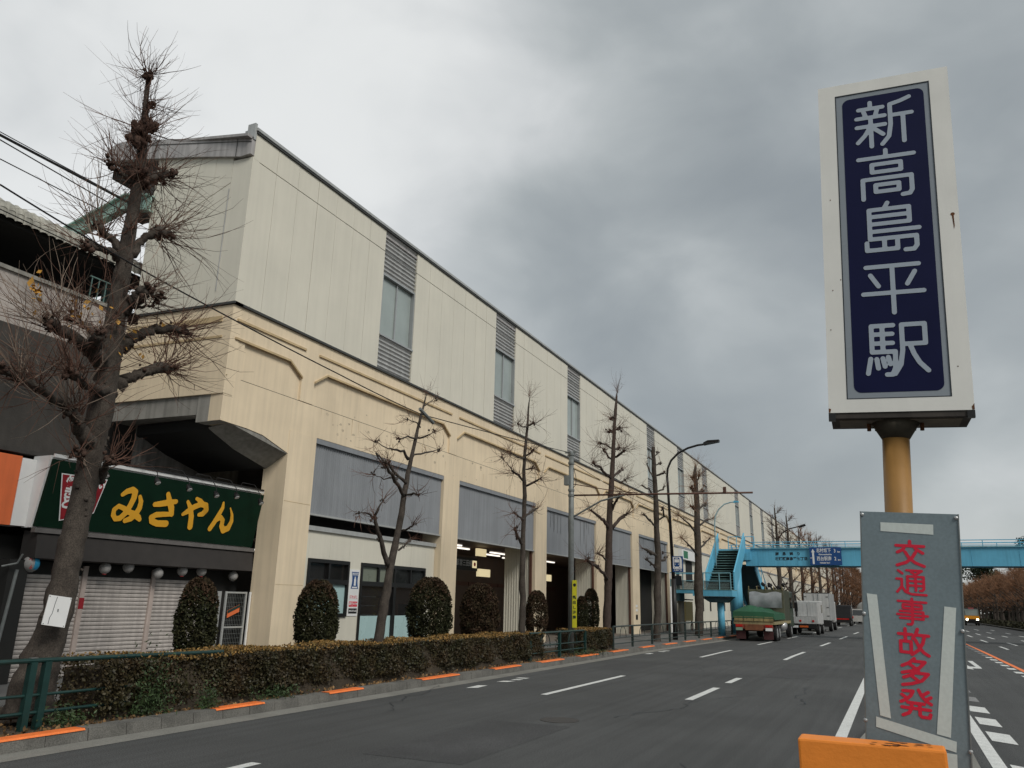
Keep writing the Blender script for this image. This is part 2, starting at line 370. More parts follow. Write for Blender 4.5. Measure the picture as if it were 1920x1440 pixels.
struct(q.build('pavement_edge', M['paving']))
# tactile / pale paving band seen behind the railing
# kerb stones
kerb = MB(); kerb.box(-10.12, -9.90, -30, 36, -.1, .10); kerb = struct(kerb.build('kerb', M['kerb']))
y = 3.0
sides = [(2.5, True)]
while y < 58:
    l = .6 if y < 30 else 1.2
    c0, c1 = curve(y), curve(y + l); dz = random.uniform(-.004, .004); dx = random.uniform(-.004, .004)
    q = MB(); q.prism([(-10.16 + c0 + dx, y + .006, -.05), (-9.86 + c0 + dx, y + .006, -.05), (-9.885 + c0 + dx, y + .006, .155 + dz), (-10.16 + c0 + dx, y + .006, .155 + dz)], (c1 - c0, l - .012, 0))
    q.build('kerb_stone', M['kerb'], kerb); y += l
q = MB()
ys = [58] + [v for v in YS if v > 58 and v < 340]
for a, b in zip(ys[:-1], ys[1:]):
    q.prism([(-10.06 + curve(a), a, .155), (-9.87 + curve(a), a, .155), (-9.87 + curve(b), b, .155), (-10.06 + curve(b), b, .155)], (0, 0, -.2))
stuff(q.build('kerb_stones_far', M['kerb'], kerb))
marks = [(5.3, 6.0), (6.9-.6, 7.75), (10.05, 11.15), (12.9, 14.0), (16.25, 18.0), (19.95, 21.65), (23.1, 25.0), (26.5, 28.4), (30.0, 32.0), (34., 35.9), (37.6, 39.6), (41.2, 43.2), (44.8, 46.8), (48.3, 50.2), (51.8, 53.6)]
for a, b in marks[1:]:
    q = MB(); n = 8
    for i in range(n):
        s0, s1 = a + (b - a) * i / n, a + (b - a) * (i + 1) / n
        q.poly([(-10.09 + curve(s0), s0, .164), (-9.89 + curve(s0), s0, .164), (-9.89 + curve(s1), s1, .164), (-10.09 + curve(s1), s1, .164)]); q.poly([(-9.89 + curve(s0), s0, .164), (-9.870 + curve(s0), s0, .14), (-9.870 + curve(s1), s1, .14), (-9.89 + curve(s1), s1, .164)])
    q.build('orange_kerb_mark', M['orange'], kerb)
# painted road markings (children of the road)
def dash(name, x, y0, y1, w, c=1., m='white', z=.005):
    return strip(x - w / 2, x + w / 2, z, y0, y1, c, c).build(name, M[m], road)
for a, b in [(2.0, 7.86), (16.5, 22.15), (32.0, 38.2), (45.0, 49.8), (56, 61), (68, 73.2), (80.5, 86), (93, 98), (105, 110), (118, 124), (132, 140)]:
    dash('lane_dash', -7.0, a, b, .15, .72)
for a, b in [(17.5, 20.45), (21.9, 23.6), (32.9, 39.5), (46.5, 51.7), (58.6, 64.7), (72, 78), (86, 92), (100, 106), (114, 120)]:
    if a < 24: dash('lane_dash', -4.12, a, b, .17, 0)
    else: dash('lane_dash', -4.02, a, b, .16, .66)
dash('edge_line', -.96, 2, 30, .17, 0); dash('edge_line', -.96, 30, 160, .15, 0)
dash('edge_line', 1.0, 2, 22.2, .17, 0)
for k in range(9):
    y0 = 12.9 - 3 + (k - 1) * 2.15 - .9
    y0 = {0: 7.5, 1: 9.7, 2: 11.75, 3: 13.85 - .15, 4: 15.0, 5: 17.05, 6: 19.1, 7: 21.3, 8: 23.6}[k]
    if k == 3: continue
    q = MB(); q.poly([(1.14, y0, .005), (1.46, y0 - .25, .005), (1.46, y0 + .85, .005), (1.14, y0 + 1.1, .005)]); q.build('slip_block', M['white' if k < 7 else 'whitef'], road)
for y0, m in ((25.8, 'whitef'), (28.0, 'whitef'), (30.2, 'whitef')):
    q = MB(); q.poly([(1.16, y0, .005), (1.44, y0 - .2, .005), (1.44, y0 + .8, .005), (1.16, y0 + 1.0, .005)]); q.build('slip_block', M[m], road)
# bent arrow
q = MB(); z = .005
q.poly([(1.75, 33.6, z), (2.22, 32.7, z), (2.22, 34.1, z), (2.18, 35.2, z)]); q.poly([(2.22, 33.4, z), (2.52, 33.4, z), (2.55, 34.2, z), (2.22, 34.4, z)]); q.poly([(2.40, 34.25, z), (2.55, 34.2, z), (2.58, 38.3, z), (2.40, 38.2, z)])
q.build('turn_arrow', M['white'], road)
q = MB(); z = .005
for a, b in zip([20, 26, 32, 38, 46], [26, 32, 38, 46, 59]): q.poly([(3.66, a, z), (3.82, a, z), (3.82 - (.08 if b == 59 else 0), b, z), (3.66, b, z)])
q.build('orange_line', M['orange'], road)
for k in range(16):
    y0 = 24 + k * 1.95; q = MB(); q.poly([(3.36, y0, z), (3.60, y0 - .1, z), (3.60, y0 + .75, z), (3.36, y0 + .85, z)]); q.build('slip_block', M['white' if k < 10 else 'whitef'], road)
for x, lst in ((5.27, [(27, 32), (39.6, 44.5), (51.9, 55.9), (63, 68), (75, 80), (88, 93)]), (6.45, [(58.7, 63.4), (71.4, 76.6), (82.6, 87.6), (95, 100), (108, 113)]), (8.0, [(66, 70), (78, 82), (90.9, 95.4), (104, 110)]), (9.5, [(80, 84), (90, 94), (104, 108)])):
    for a, b in lst: dash('lane_dash', x, a, b, .15, 0)
# worn stencil marks by the left gutter
for pts in ([(-9.02, 18.3), (-8.78, 18.45), (-8.72, 18.8), (-9.0, 18.65)], [(-8.95, 18.95), (-8.74, 19.05), (-8.74, 19.3), (-8.95, 19.2)], [(-9.05, 19.45), (-8.77, 19.5), (-8.77, 19.75), (-9.05, 19.7)], [(-8.95, 16.6), (-8.75, 16.8), (-8.8, 17.4), (-9.0, 17.3)],
            [(-9.3, 32.2), (-9.1, 32.3), (-9.12, 33.0), (-9.3, 32.9)], [(-9.3, 34.2), (-9.05, 34.3), (-9.05, 34.7), (-9.3, 34.6)], [(-9.3, 34.9), (-9.05, 35.0), (-9.05, 35.4), (-9.3, 35.3)]):
    q = MB(); q.poly([(a, b, .009) for a, b in pts]); q.build('worn_mark', M['white'], road)
# repairs, cracks and a manhole cover in the carriageway
for x0_, x1_, y0_, y1_ in ((-6.3, -4.9, 9.0, 12.6), (-3.6, -2.3, 24.5, 31), (-8.7, -7.4, 24.0, 27.5), (-5.9, -4.6, 40, 47)):
    q = MB(); q.poly([(x0_, y0_, .003), (x1_, y0_ + .05, .003), (x1_ + .03, y1_, .003), (x0_ + .02, y1_ - .04, .003)]); q.build('asphalt_patch', mat('patched_asphalt', (.072, .073, .074), .85, .2, .8, .6, 90, speck=.4, spec=.2), road)
for sx, sy, n_, ang in ((-2.2, 5.5, 26, 1.45), (-8.3, 12.5, 24, 1.7), (-4.6, 14, 30, 1.5), (-5.4, 25, 30, 1.6), (-2.0, 18, 22, 1.62)):
    q = MB(); x, y = sx, sy; a = ang
    for k in range(n_):
        a = ang + random.uniform(-.7, .7); l = random.uniform(.12, .3); nx_, ny_ = x + math.cos(a) * l, y + math.sin(a) * l; w = random.uniform(.004, .011)
        q.poly([(x - w, y, .0062), (x + w, y, .0062), (nx_ + w, ny_, .0062), (nx_ - w, ny_, .0062)]); x, y = nx_, ny_
    stuff(q.build('crack', M['ink'], road))
mh = MB(); mh.lathe((-5.3, 13.2, 0), [(.33, -.02), (.33, .0065)], 28); mh = mh.build('manhole_cover', mat('manhole_iron', (.045, .042, .04), .6, .3, 20, .6, 40), road)
# median refuge under the signs
q = MB(); q.prism([(-.68, 3.2, 0), (.72, 3.2, 0), (.72, 12.6, 0), (.3, 17.5, 0), (-.3, 17.5, 0), (-.68, 12.6, 0)], (0, 0, .14)); struct(q.build('median_island', M['gutter']))
q = strip(12.4, 12.9, .14, c0=0, c1=0); struct(q.build('far_kerb', M['kerb']))
q = strip(12.9, 60, .12, c0=0, c1=0); struct(q.build('far_verge', M['soil']))

# ================================================================== STATION BUILDING
st = thing('station_building', 'long two-storey station with cream metal cladding over a beige painted concrete ground floor', 'station', (FX, 13.97, 0.15))
def fb(name, m, *b): return B(name, M[m], st, *b)
PIERS = [(16.5, 17.65), (25.0, 26.18), (33.5, 34.82), (41.9, 43.7), (48.7, 50.2), (57.65, 59.4)]
FARP = [(68.0, 69.0), (77.0, 78.0), (86.2, 87.2), (95.5, 96.5), (104.8, 105.8), (114, 115), (123.5, 124.5), (133, 134), (143, 144), (153, 154), (163, 164), (173, 174), (183, 184)]
YE = 236
for i, (a, b) in enumerate(PIERS):
    q = MB(); q.box(-15.5, FX + .0, a, b, .15, 6.35); p = q.build('pier', M['beige'], st)
    for zz in (2.2, 4.4) if i == 0 else (): B('construction_joint', M['beiged'], p, FX, FX + .004, a + .03, b - .03, zz, zz + .012)
# fluted strip and drain line between pier and shop
# beams : lower band (under the joint), upper recessed wall, top band with chamfered recess
YB = [13.97] + [p for pr in PIERS for p in pr] + [p for pr in FARP for p in pr] + [YE]
q = MB(); q.box(-15.3, FX - .012, 17.65, 59.4, 6.352, 7.24); q.build('lower_beam', M['beige'], st)
q = MB(); q.prism([(FX - .012, 13.97, 7.24), (FX - .012, 13.97, 6.09), (FX - .012, 14.9, 6.06), (FX - .012, 15.5, 6.0), (FX - .012, 16.5, 5.70), (FX - .012, 17.65, 6.35), (FX - .012, 17.65, 7.24)], (-.7, 0, 0)); q.build('corner_beam', M['beige'], st)
q = MB(); q.box(-15.3, FX - .012, 59.4, YE, .152, 6.2); q.build('far_ground_wall', M['cream'], st)
B('wall_flashing', M['greyp'], st, FX - .01, FX + .05, 59.4, YE, 6.2, 6.36)
q = MB(); q.box(-15.3, FX - .012, 59.4, YE, 6.362, 7.24); q.build('lower_beam', M['beige'], st)
q = MB(); q.box(-15.28, FX - .03, 13.99, YE, 7.2401, 7.2599); q.build('joint_shadow_gap', M['dark'], st)
q = MB(); q.box(-15.4, FX - .07, 14.2, YE, 7.26, 9.15); q.build('upper_beam', M['beige'], st)
allp = [(13.97, 14.05)] + PIERS + FARP
for (a0, a1), (b0, b1) in zip(allp[:-1], allp[1:]):
    s, e = (a0 + a1) / 2, (b0 + b1) / 2
    if a0 < 14: s = 13.97
    l, r_ = s + (.25 if a0 > 14 else 0.05), e - .3
    zt, ch = 8.30, .55
    q = MB()   # top band
    q.prism([(FX - .07, s, zt), (FX - .07, s, 9.15), (FX - .07, e, 9.15), (FX - .07, e, zt)], (.07, 0, 0))
    q.prism([(FX - .07, r_, 7.26), (FX - .07, r_, zt - .35), (FX - .07, r_ - ch, zt), (FX - .07, e, zt), (FX - .07, e, 7.26)], (.07, 0, 0))
    if a0 > 14: q.prism([(FX - .07, s, 7.26), (FX - .07, s, zt), (FX - .07, l + ch, zt), (FX - .07, l, zt - .35), (FX - .07, l, 7.26)], (.07, 0, 0))
    q.build('beam_frame', M['beige'], st)
    q = MB(); q.box(FX, FX + .045, l + .1, r_ + .05, 8.74, 8.80); q.build('moulding', M['beiged'], st)
    q = MB(); t = .055
    la = l + (ch if a0 > 14 else .1)
    P = [(la, zt), (r_ - ch, zt), (r_, zt - .35)]
    if a0 > 14: P = [(l, zt - .35)] + P
    for (u0, w0), (u1, w1) in zip(P[:-1], P[1:]):
        q.prism([(FX + .001, u0, w0), (FX + .001, u1, w1), (FX + .001, u1, w1 - t), (FX + .001, u0, w0 - t)], (.04, 0, 0))
    q.build('moulding', M['beiged'], st)
rs2 = np.random.RandomState(21)
q = MB()
for k in range(110):
    y = 17.8 + rs2.rand() ** 1.3 * 40; z = rs2.choice([rs2.uniform(6.45, 7.1), rs2.uniform(7.0, 7.22), rs2.uniform(7.3, 7.6)]); s = rs2.uniform(.02, .09); xx = FX - .010 if z < 7.24 else FX - .0685
    q.poly([(xx, y + s * math.cos(a) * rs2.uniform(.5, 1.6), z + s * .7 * math.sin(a) * rs2.uniform(.5, 1.3)) for a in np.linspace(0, 6.28, 8)[:-1]])
stuff(q.build('peeling_paint', mat('peeled_paint', (.52, .43, .31), .8, .3, 6), st))
q = MB()
for k in range(46):
    y = 13.99 + rs2.rand() ** 1.2 * 60; l = rs2.uniform(.2, 1.0); w = rs2.uniform(.006, .022); zt = rs2.choice([7.235, 8.28, 6.9]); xx = FX - .0095 if zt < 7.24 else FX - .068
    q.poly([(xx, y - w, zt), (xx, y + w, zt), (xx, y + w * .3, zt - l * .7), (xx, y - w * .3, zt - l * .7)]) if zt < 8 or True else None
stuff(q.build('rain_stain', mat('rain_stain_beige', (.56, .43, .27), .8, .2, 8), st))
# soffit haunch left of the first pier and the end cross beam
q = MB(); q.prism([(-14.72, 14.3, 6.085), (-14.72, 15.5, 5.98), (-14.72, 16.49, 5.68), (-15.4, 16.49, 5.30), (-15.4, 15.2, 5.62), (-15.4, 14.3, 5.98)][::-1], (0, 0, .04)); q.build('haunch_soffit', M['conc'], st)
q = MB(); q.prism([(-15.42, 14.3, 6.25), (-15.42, 16.5, 6.25), (-15.42, 16.5, 5.30), (-15.42, 15.2, 5.62), (-15.42, 14.3, 5.98)], (-2.6, 0, 0)); q.build('haunch', M['dark'], st)  # near-black material: the shade beneath the beam is in its colour
ex = lambda x: 13.97 + .07 * (x - FX) * 1.0        # end wall line
def ew(q, x0, x1, z0a, z1a, z0b=None, z1b=None, t=.3, d=0.):
    z0b = z0a if z0b is None else z0b; z1b = z1a if z1b is None else z1b
    q.prism([(x0, ex(x0) - d, z0a), (x1, ex(x1) - d, z0b), (x1, ex(x1) - d, z1b), (x0, ex(x0) - d, z1a)], (0, t, 0)); return q
B('end_beam', M['beige'], st, FX - .7, FX - .012, 13.99, 14.5, 7.241, 9.149)
ew(MB(), FX - .002, -18.3, 6.78, 9.14, t=.3, d=.02).build('end_beam', M['beige'], st)
ew(MB(), FX + .03, -18.35, 7.245, 7.262, t=.02, d=.004).build('joint_line', M['beiged'], st)
ew(MB(), -15.0, -18.2, 8.70, 8.85, t=.02, d=.05).build('moulding', M['beiged'], st)
ew(MB(), -14.95, -18.2, 8.26, 8.32, t=.02, d=.04).build('moulding', M['beiged'], st)
ew(MB(), FX - .03, -15.5, 6.08, 6.776, t=.6, d=-.03).build('beam_corbel', M['conc'], st)
ew(MB(), -15.5, -18.4, 6.28, 6.776, t=.6, d=-.05).build('cross_beam', M['conc'], st)
# cornice
B('cornice', M['drip'], st, FX - .2, FX + .07, 13.93, YE, 9.152, 9.215)
ew(MB(), FX + .07, -18.3, 9.152, 9.215, t=.3, d=.07).build('cornice', M['drip'], st)
# upper storey cladding
WIN = [(20.33, 22.36), (28.88, 30.92), (37.45, 39.4), (52.7, 54.78), (61.5, 63.6), (70.6, 72.8), (87, 89.4), (96.6, 98.9), (105.6, 107.9), (115.0, 117.3), (131, 133.3), (149, 151.3), (168, 170.3)]
core = MB(); core.box(-18.0, FX - .36, 14.35, YE - .5, 9.16, 13.3); core.build('upper_wall_core', M['dark'], st)
def cladding(a, b, far=False):
    n = max(1, round((b - a) / .92)) if not far else max(1, round((b - a) / 1.84)); w = (b - a) / n
    for i in range(n):
        s, e = a + i * w + .006, a + (i + 1) * w - .006; dx = random.uniform(-.004, .004)
        if a > 125: s, e = a + i * w, a + (i + 1) * w
        B('cladding_panel', M['cream'], st, FX - .1, FX + dx, s, e, 9.217, 13.39)
        B('cladding_panel', M['cream'], st, FX - .1, FX + dx, s, e, 13.415, 14.18)
prev = 14.0
for a, b in WIN + [(YE, YE)]:
    cladding(prev, a, prev > 60); prev = b
q = MB(); q.box(FX - .12, FX - .02, 14.0, YE, 13.391, 13.414); q.build('panel_seam', M['drip'], st)
B('roof_drip', M['drip'], st, FX - .3, FX + .05, 13.99, YE, 14.182, 14.245)
B('roof_coping', M['coping'], st, FX - .4, FX + .07, 13.96, YE, 14.247, 14.335)
B('coping_end', M['coping'], st, FX - .25, FX + .02, 13.9, 13.98, 13.96, 14.46)
for wi, (a, b) in enumerate(WIN):
    B('window_reveal', M['alu'], st, FX - .32, FX - .30, a, b, 10.41, 12.6)
    for z0, z1 in ((9.22, 10.38), (12.62, 14.18)):
        q = MB(); n = 10 if z1 > 11 else 8; h = (z1 - z0) / n
        for i in range(n):
            zz = z0 + i * h
            q.prism([(FX - .02, a + .02, zz), (FX - .075, a + .02, zz + h * .25), (FX - .075, a + .02, zz + h * .55), (FX - .02, a + .02, zz + h * .8), (FX - .02, a + .02, zz + h), (FX - .11, a + .02, zz + h), (FX - .11, a + .02, zz)], (0, b - a - .04, 0))
        q.build('louvre_panel', M['louv'], st)
    w = MB(); w.box(FX - .22, FX - .02, a, a + .05, 10.38, 12.62); w.box(FX - .22, FX - .02, b - .05, b, 10.38, 12.62); w.box(FX - .22, FX + .03, a, b, 10.382, 10.44); w.box(FX - .22, FX - .02, a + .05, b - .05, 12.56, 12.618)
    w.box(FX - .2, FX - .1, (a + b) / 2 - .03, (a + b) / 2 + .03, 10.44, 12.56); w = w.build('window', M['alu'], st)
    for s, e in ((a + .06, (a + b) / 2 - .035), ((a + b) / 2 + .035, b - .06)):
        B('pane', M['pane'], w, FX - .17, FX - .155, s, e, 10.445, 12.555)
# end wall (upper) : panels, corner strip, seam
ew(MB(), FX, -15.35, 9.217, 13.45, t=.25).build('corner_cladding', M['cream'], st)
xs = [-15.36, -15.95, -16.7, -17.45, -18.12]
for x0, x1 in zip(xs[:-1], xs[1:]):
    za = lambda x: 13.50 + max(0, (-x - 15.05)) * .175
    zs = lambda x: 13.02 - (-x - 14.8) * .46
    ew(MB(), x0, x1 + .01, 9.217, zs(x0), None, zs(x1), t=.22).build('end_panel', M['cream'], st)
    ew(MB(), x0, x1 + .01, zs(x0) + .025, za(x0), zs(x1) + .025, za(x1), t=.22).build('end_panel', M['cream'], st)
ew(MB(), FX - .02, -18.1, 9.3, 13.3, t=.05, d=-.06).build('seam_backing', M['dark'], st)
B('drain_stain', M['louv'], st, -15.372, -15.355, 13.90, 13.92, 9.6, 12.6)
# metal eave fascia with the rounded platform end
prof_lo = [(-14.70, 13.50), (-15.03, 13.47), (-16.65, 13.79), (-18.47, 14.09), (-20.1, 14.35)]
prof_up = [(-14.70, 14.03), (-16.4, 14.34), (-17.97, 14.62), (-19.36, 14.87), (-19.7, 14.88), (-19.95, 14.82), (-20.1, 14.69), (-20.17, 14.5)]
q = MB(); q.prism([(x, ex(x) - .10, z) for x, z in prof_up] + [(x, ex(x) - .10, z) for x, z in reversed(prof_lo)], (0, .3, 0)); q.build('eave_fascia', M['roofgrey'], st)
q = MB()
for (x0, z0), (x1, z1) in zip(prof_up[:-1], prof_up[1:]): q.prism([(x0, 13.7, z0), (x1, 13.7, z1), (x1, 13.7, z1 - .08), (x0, 13.7, z0 - .08)], (0, YE - 14, 0))
q.build('platform_roof', M['roofgrey'], st)
for x in (-15.2, -18.2):
    q = MB(); q.prism([(x, ex(x) - .115, 13.5 if x > -16 else 14.08), (x + .012, ex(x) - .115, 13.5 if x > -16 else 14.08), (x + .012, ex(x) - .115, 14.1 if x > -16 else 14.63), (x, ex(x) - .115, 14.1 if x > -16 else 14.63)], (0, .01, 0)); q.build('fascia_seam', M['drip'], st)
q = MB()
for (x0, z0), (x1, z1) in zip(prof_up[:3], prof_up[1:4]): q.prism([(x0, ex(x0) - .115, z0 - .16), (x1, ex(x1) - .115, z1 - .16), (x1, ex(x1) - .115, z1 - .175), (x0, ex(x0) - .115, z0 - .175)], (0, .01, 0))
q.build('fascia_fold', M['drip'], st)
q = MB()   # corrugated underside of the rounded platform roof
for i in range(26):
    x = -18.1 - i * .08
    q.box(x - .035, x + .005, 13.78, 40, 13.25 + .026 * i, 13.95 + .012 * i)
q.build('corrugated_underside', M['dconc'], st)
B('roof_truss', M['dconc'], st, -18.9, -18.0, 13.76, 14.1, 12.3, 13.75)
# panels over the openings
for i, ((a0, a), (b, b1)) in enumerate(zip(PIERS[:-1], PIERS[1:])):
    q = MB(); n = int((b - a) / .10); w = (b - a) / n
    q.box(FX - .16, FX - .125, a, b, 4.2, 6.2)
    for k in range(n): q.prism([(FX - .125, a + k * w + .01, 4.2), (FX - .10, a + k * w + .03, 4.2), (FX - .10, a + (k + 1) * w - .03, 4.2), (FX - .125, a + (k + 1) * w - .01, 4.2)], (0, 0, 2.0))
    q.build('fascia_panel', M['greyp'], st)
    if i in (2, 4):
        q = MB(); rr_ = np.random.RandomState(i)
        for k in range(16):
            y = a + .3 + rr_.rand() * (b - a - .6); l = rr_.uniform(.3, 1.4); w = rr_.uniform(.02, .06)
            q.poly([(FX - .096, y - w, 6.2), (FX - .096, y + w, 6.2), (FX - .096, y + w * .4, 6.2 - l), (FX - .096, y - w * .4, 6.2 - l)])
        stuff(q.build('rain_stain', mat('rain_stain_grey', (.15, .155, .16) if 1 else 0, .7, .2, 6), st))
    B('panel_flashing', M['greyp'], st, FX - .16, FX - .02, a + .004, b - .004, 6.202, 6.345)
    B('panel_sill', M['coping'], st, FX - .18, FX - .05, a + .004, b - .004, 4.15, 4.198)
# station interior
B('interior_ceiling', M['inter'], st, -21, FX - .3, 25.1, 59.3, 4.3, 4.5)
B('interior_end_wall', M['inter'], st, -21, -15.31, 59.31, 59.39, .15, 4.5)
B('inner_door', M['dark'], st, -16.05, -15.95, 50.3, 57.5, .18, 4.2)
B('interior_back_wall', M['inter'], st, -21.2, -21, 17.7, 59.3, .15, 4.5)
B('interior_floor', M['floor'], st, -21, FX - .02, 25.1, 59.3, .152, .17)
fin = [(33.42, 33.5, -16.2), (41.82, 41.9, -15.9), (48.6, 48.7, -15.8), (57.55, 57.65, -16)]
for a, b, xd in fin:
    q = MB(); q.box(xd, FX - .25, a, b, .17, 4.3)
    for k in range(10): q.box(xd + .02 + k * (FX - .27 - xd) / 10, xd + .05 + k * (FX - .27 - xd) / 10, a - .02, a, .17, 4.3)
    q.build('ribbed_return_wall', M['cream'], st)
    B('bronze_jamb', M['brown'], st, FX - .24, FX - .13, a - .06, a + .03, .17, 4.2)
for x, y0, y1 in ((-18, 31, 33.2), (-18, 35.5, 38), (-17.2, 29.5, 31), (-19, 36.5, 38.5), (-17.6, 38, 40), (-18.5, 42, 45), (-17.2, 45.5, 47), (-19.5, 40, 43), (-18.0, 52, 54)):
    B('ceiling_light_tube', M['tubel'], st, x - .06, x + .06, y0, y1, 4.22, 4.28)
q = MB(); q.box(-17.1, -17.0, 29.0, 32.25, 3.2, 3.75); sg = q.build('hanging_line_sign', M['blackf'], st)
text('sign_text', '都営三田線', .30, (-17, 31.0, 3.5), (0, 1, 0), (0, 0, 1), M['wsign'], sg)
B('line_symbol', M['tubew'], sg, -17, -16.985, 31.75, 32.15, 3.33, 3.65); q = MB(); q.lathe((-16.985, 31.95, 3.49), [(.09, 0), (.09, .008)], 14, axis=0); q.build('line_roundel', M['red'], sg)
for y, z, w in ((32.9, 3.15, .55), (32.6, 4.05, .4), (40.3, 3.2, .6), (39.6, 3.9, .5)):
    s_ = B('hanging_light_sign', M['tubew'], st, -17.1, -16.95, y - w, y + w, z - .17, z + .17)
    B('sign_frame', M['blackf'], s_, -17.08, -16.97, y - w - .03, y + w + .03, z - .2, z - .172)
# ticket counter / noticeboards deep inside
B('notice_board', M['wsign'], st, -20.98, -20.93, 33.8, 35.6, 1.6, 2.3)
B('notice_board', M['beiged'], st, -20.98, -20.93, 45.0, 48, 1.0, 2.6)
for k in range(14):
    B('wall_tile_band', M['brown'], st, -20.97, -20.94, 26.2 + k * 1.8, 27.9 + k * 1.8, 2.7, 2.9)
B('ticket_machine', M['alu'], st, -19.2, -18.6, 29.3, 30.6, .17, 1.7)
# stickers on the fifth pier
for z0, z1, m in ((1.75, 1.9, 'wsign'), (1.5, 1.65, 'wsign'), (1.0, 1.3, 'blackf')): B('pier_notice', M[m], st, FX, FX + .012, 49.2, 49.6, z0, z1)
# convenience shop infill in the first bay
for k, (a, b) in enumerate([(17.66, 18.05), (18.05, 19.97), (19.97, 20.58), (20.58, 24.38), (24.38, 24.99)]):
    if k in (0, 2, 4): B('infill_wall', M['cream'], st, -15.1, -14.95, a, b, .15, 3.75)
    else: 
        n = 2 if k == 1 else 4
        for i in range(n): B('infill_wall', M['cream'], st, -15.1, -14.95, a + (b - a) * i / n + .003, a + (b - a) * (i + 1) / n - .003, 2.98, 3.75)
B('infill_wall', M['cream'], st, -15.1, -14.95, 18.05, 19.97, .15, 1.36)
B('infill_flashing', M['coping'], st, -15.12, -14.88, 17.66, 24.99, 3.752, 3.88)
B('vent_gap_back', M['dark'], st, -15.9, -15.6, 17.66, 24.99, 3.6, 4.4)
B('shop_back_wall', M['dark'], st, -19.5, -19.4, 17.66, 24.99, .15, 3.75); B('shop_ceiling', M['inter'], st, -19.4, -15.12, 17.66, 24.99, 3.5, 3.7)
w = MB()
for b in ((18.05, 18.13, 1.36, 2.97), (19.89, 19.97, 1.36, 2.97), (18.13, 19.89, 1.36, 1.46), (18.13, 19.89, 2.87, 2.97), (18.13, 19.89, 2.28, 2.42), (18.97, 19.05, 2.42, 2.87)): w.box(-15.06, -14.9, *b)
w = w.build('shop_window', M['blackf'], st)
B('pane', M['frost'], w, -15.0, -14.98, 18.13, 19.89, 1.46, 2.28)
for s, e in ((18.13, 18.97), (19.05, 19.89)): B('pane', mat('clear_dark_glass', (.03, .03, .03), .05, .1, 1, trans=.75), w, -15.0, -14.99, s, e, 2.42, 2.87)
w = MB(); dz = 1.38
for b in ((20.58, 20.66, .16, 2.97), (24.3, 24.38, .16, 2.97), (20.66, 24.3, 2.87, 2.97), (20.66, 24.3, 2.28, 2.42), (22.42, 22.56, .16, 2.28), (21.5, 21.58, 2.42, 2.87), (22.42, 22.50, 2.42, 2.87), (23.4, 23.46, 2.42, 2.87)): w.box(-15.06, -14.9, *b)
w = w.build('shop_entrance_frame', M['blackf'], st)
for s, e, m in ((20.66, 21.5, 'frost'), (21.58, 22.42, 'frost'), (22.5, 23.4, 'glassd'), (23.46, 24.3, 'glassd')): B('pane', M[m] if m != 'frost' else mat('greenish_pane', (.17, .19, .15), .3, .1, 2), w, -15.0, -14.98, s, e, 2.42, 2.87)
for s, e in ((20.66, 22.42), (22.56, 24.3)):
    B('pane', mat('clear_dark_glass', (.03, .03, .03), .05, .1, 1, trans=.75), w, -15.0, -14.99, s, e, dz + .002, 2.28); B('frosted_pane', M['frost'], w, -15.0, -14.98, s, e, .16, dz)
for k in range(4): B('shop_shelf', M['wsign'], st, -17.5, -17.1, 22.7, 24.6, 1.0 + k * .32, 1.03 + k * .32)
for x, y0, y1, z in ((-16, 18.3, 19.6, 3.05), (-17, 18.1, 19.4, 3.1), (-16.4, 19.2, 20.6, 3.2), (-17.6, 19.6, 21, 3.25)): B('shop_light_tube', M['tubel'], st, x - .05, x + .05, y0, y1, z + .1, z + .15)
# panel with the shop's logo and notices
pn = B('shop_sign_panel', M['wsign'], st, -14.95, -14.93, 20.02, 20.54, 1.38, 2.75)
def flat(q, pts, x): q.poly([(x, a, b) for a, b in pts])
q = MB(); cy_, z0, z1 = 20.30, 2.18, 2.68; P = []
for t in np.linspace(0, 1, 9): P.append((cy_ + .185 - .05 * math.sin(math.pi * t), z0 + (z1 - z0) * t))
for t in np.linspace(1, 0, 9): P.append((cy_ - .185 + .05 * math.sin(math.pi * t), z0 + (z1 - z0) * t))
flat(q, P, -14.926); q.build('logo_shield', M['bluesign'], pn)
q = MB(); flat(q, [(cy_ - .05, 2.27), (cy_ + .05, 2.27), (cy_ + .05, 2.45), (cy_ + .025, 2.50), (cy_ + .025, 2.54), (cy_ - .025, 2.54), (cy_ - .025, 2.50), (cy_ - .05, 2.45)], -14.922); q.build('logo_bottle', M['wsign'], pn)
q = MB(); flat(q, [(cy_ - .15, 2.58), (cy_ + .15, 2.58), (cy_ + .15, 2.65), (cy_ - .15, 2.65)], -14.923); q.build('logo_band', M['wsign'], pn)
text('logo_text', 'LAWSON', .075, (-14.925, cy_, 2.61), (0, 1, 0), (0, 0, 1), M['bluesign'], pn, bold=.002, off=.004)
q = MB(); flat(q, [(cy_ - .13, 2.2), (cy_ + .13, 2.2), (cy_ + .13, 2.24), (cy_ - .13, 2.24)], -14.923); q.build('logo_band', M['wsign'], pn)
for z, s, m, tm in ((1.93, '酒たばこ', 'wsign', 'red'), (1.73, '銀行ATM', 'red', 'wsign'), (1.53, 'MACHI café', 'blackf', 'wsign')):
    q = MB(); flat(q, [(20.08, z - .075), (20.5, z - .075), (20.5, z + .075), (20.08, z + .075)], -14.925); q.build('notice_strip', M[m], pn)
    text('notice_text', s, .10 if 'M' not in s[:1] else .075, (-14.924, 20.29, z), (0, 1, 0), (0, 0, 1), M[tm], pn, bold=.002)
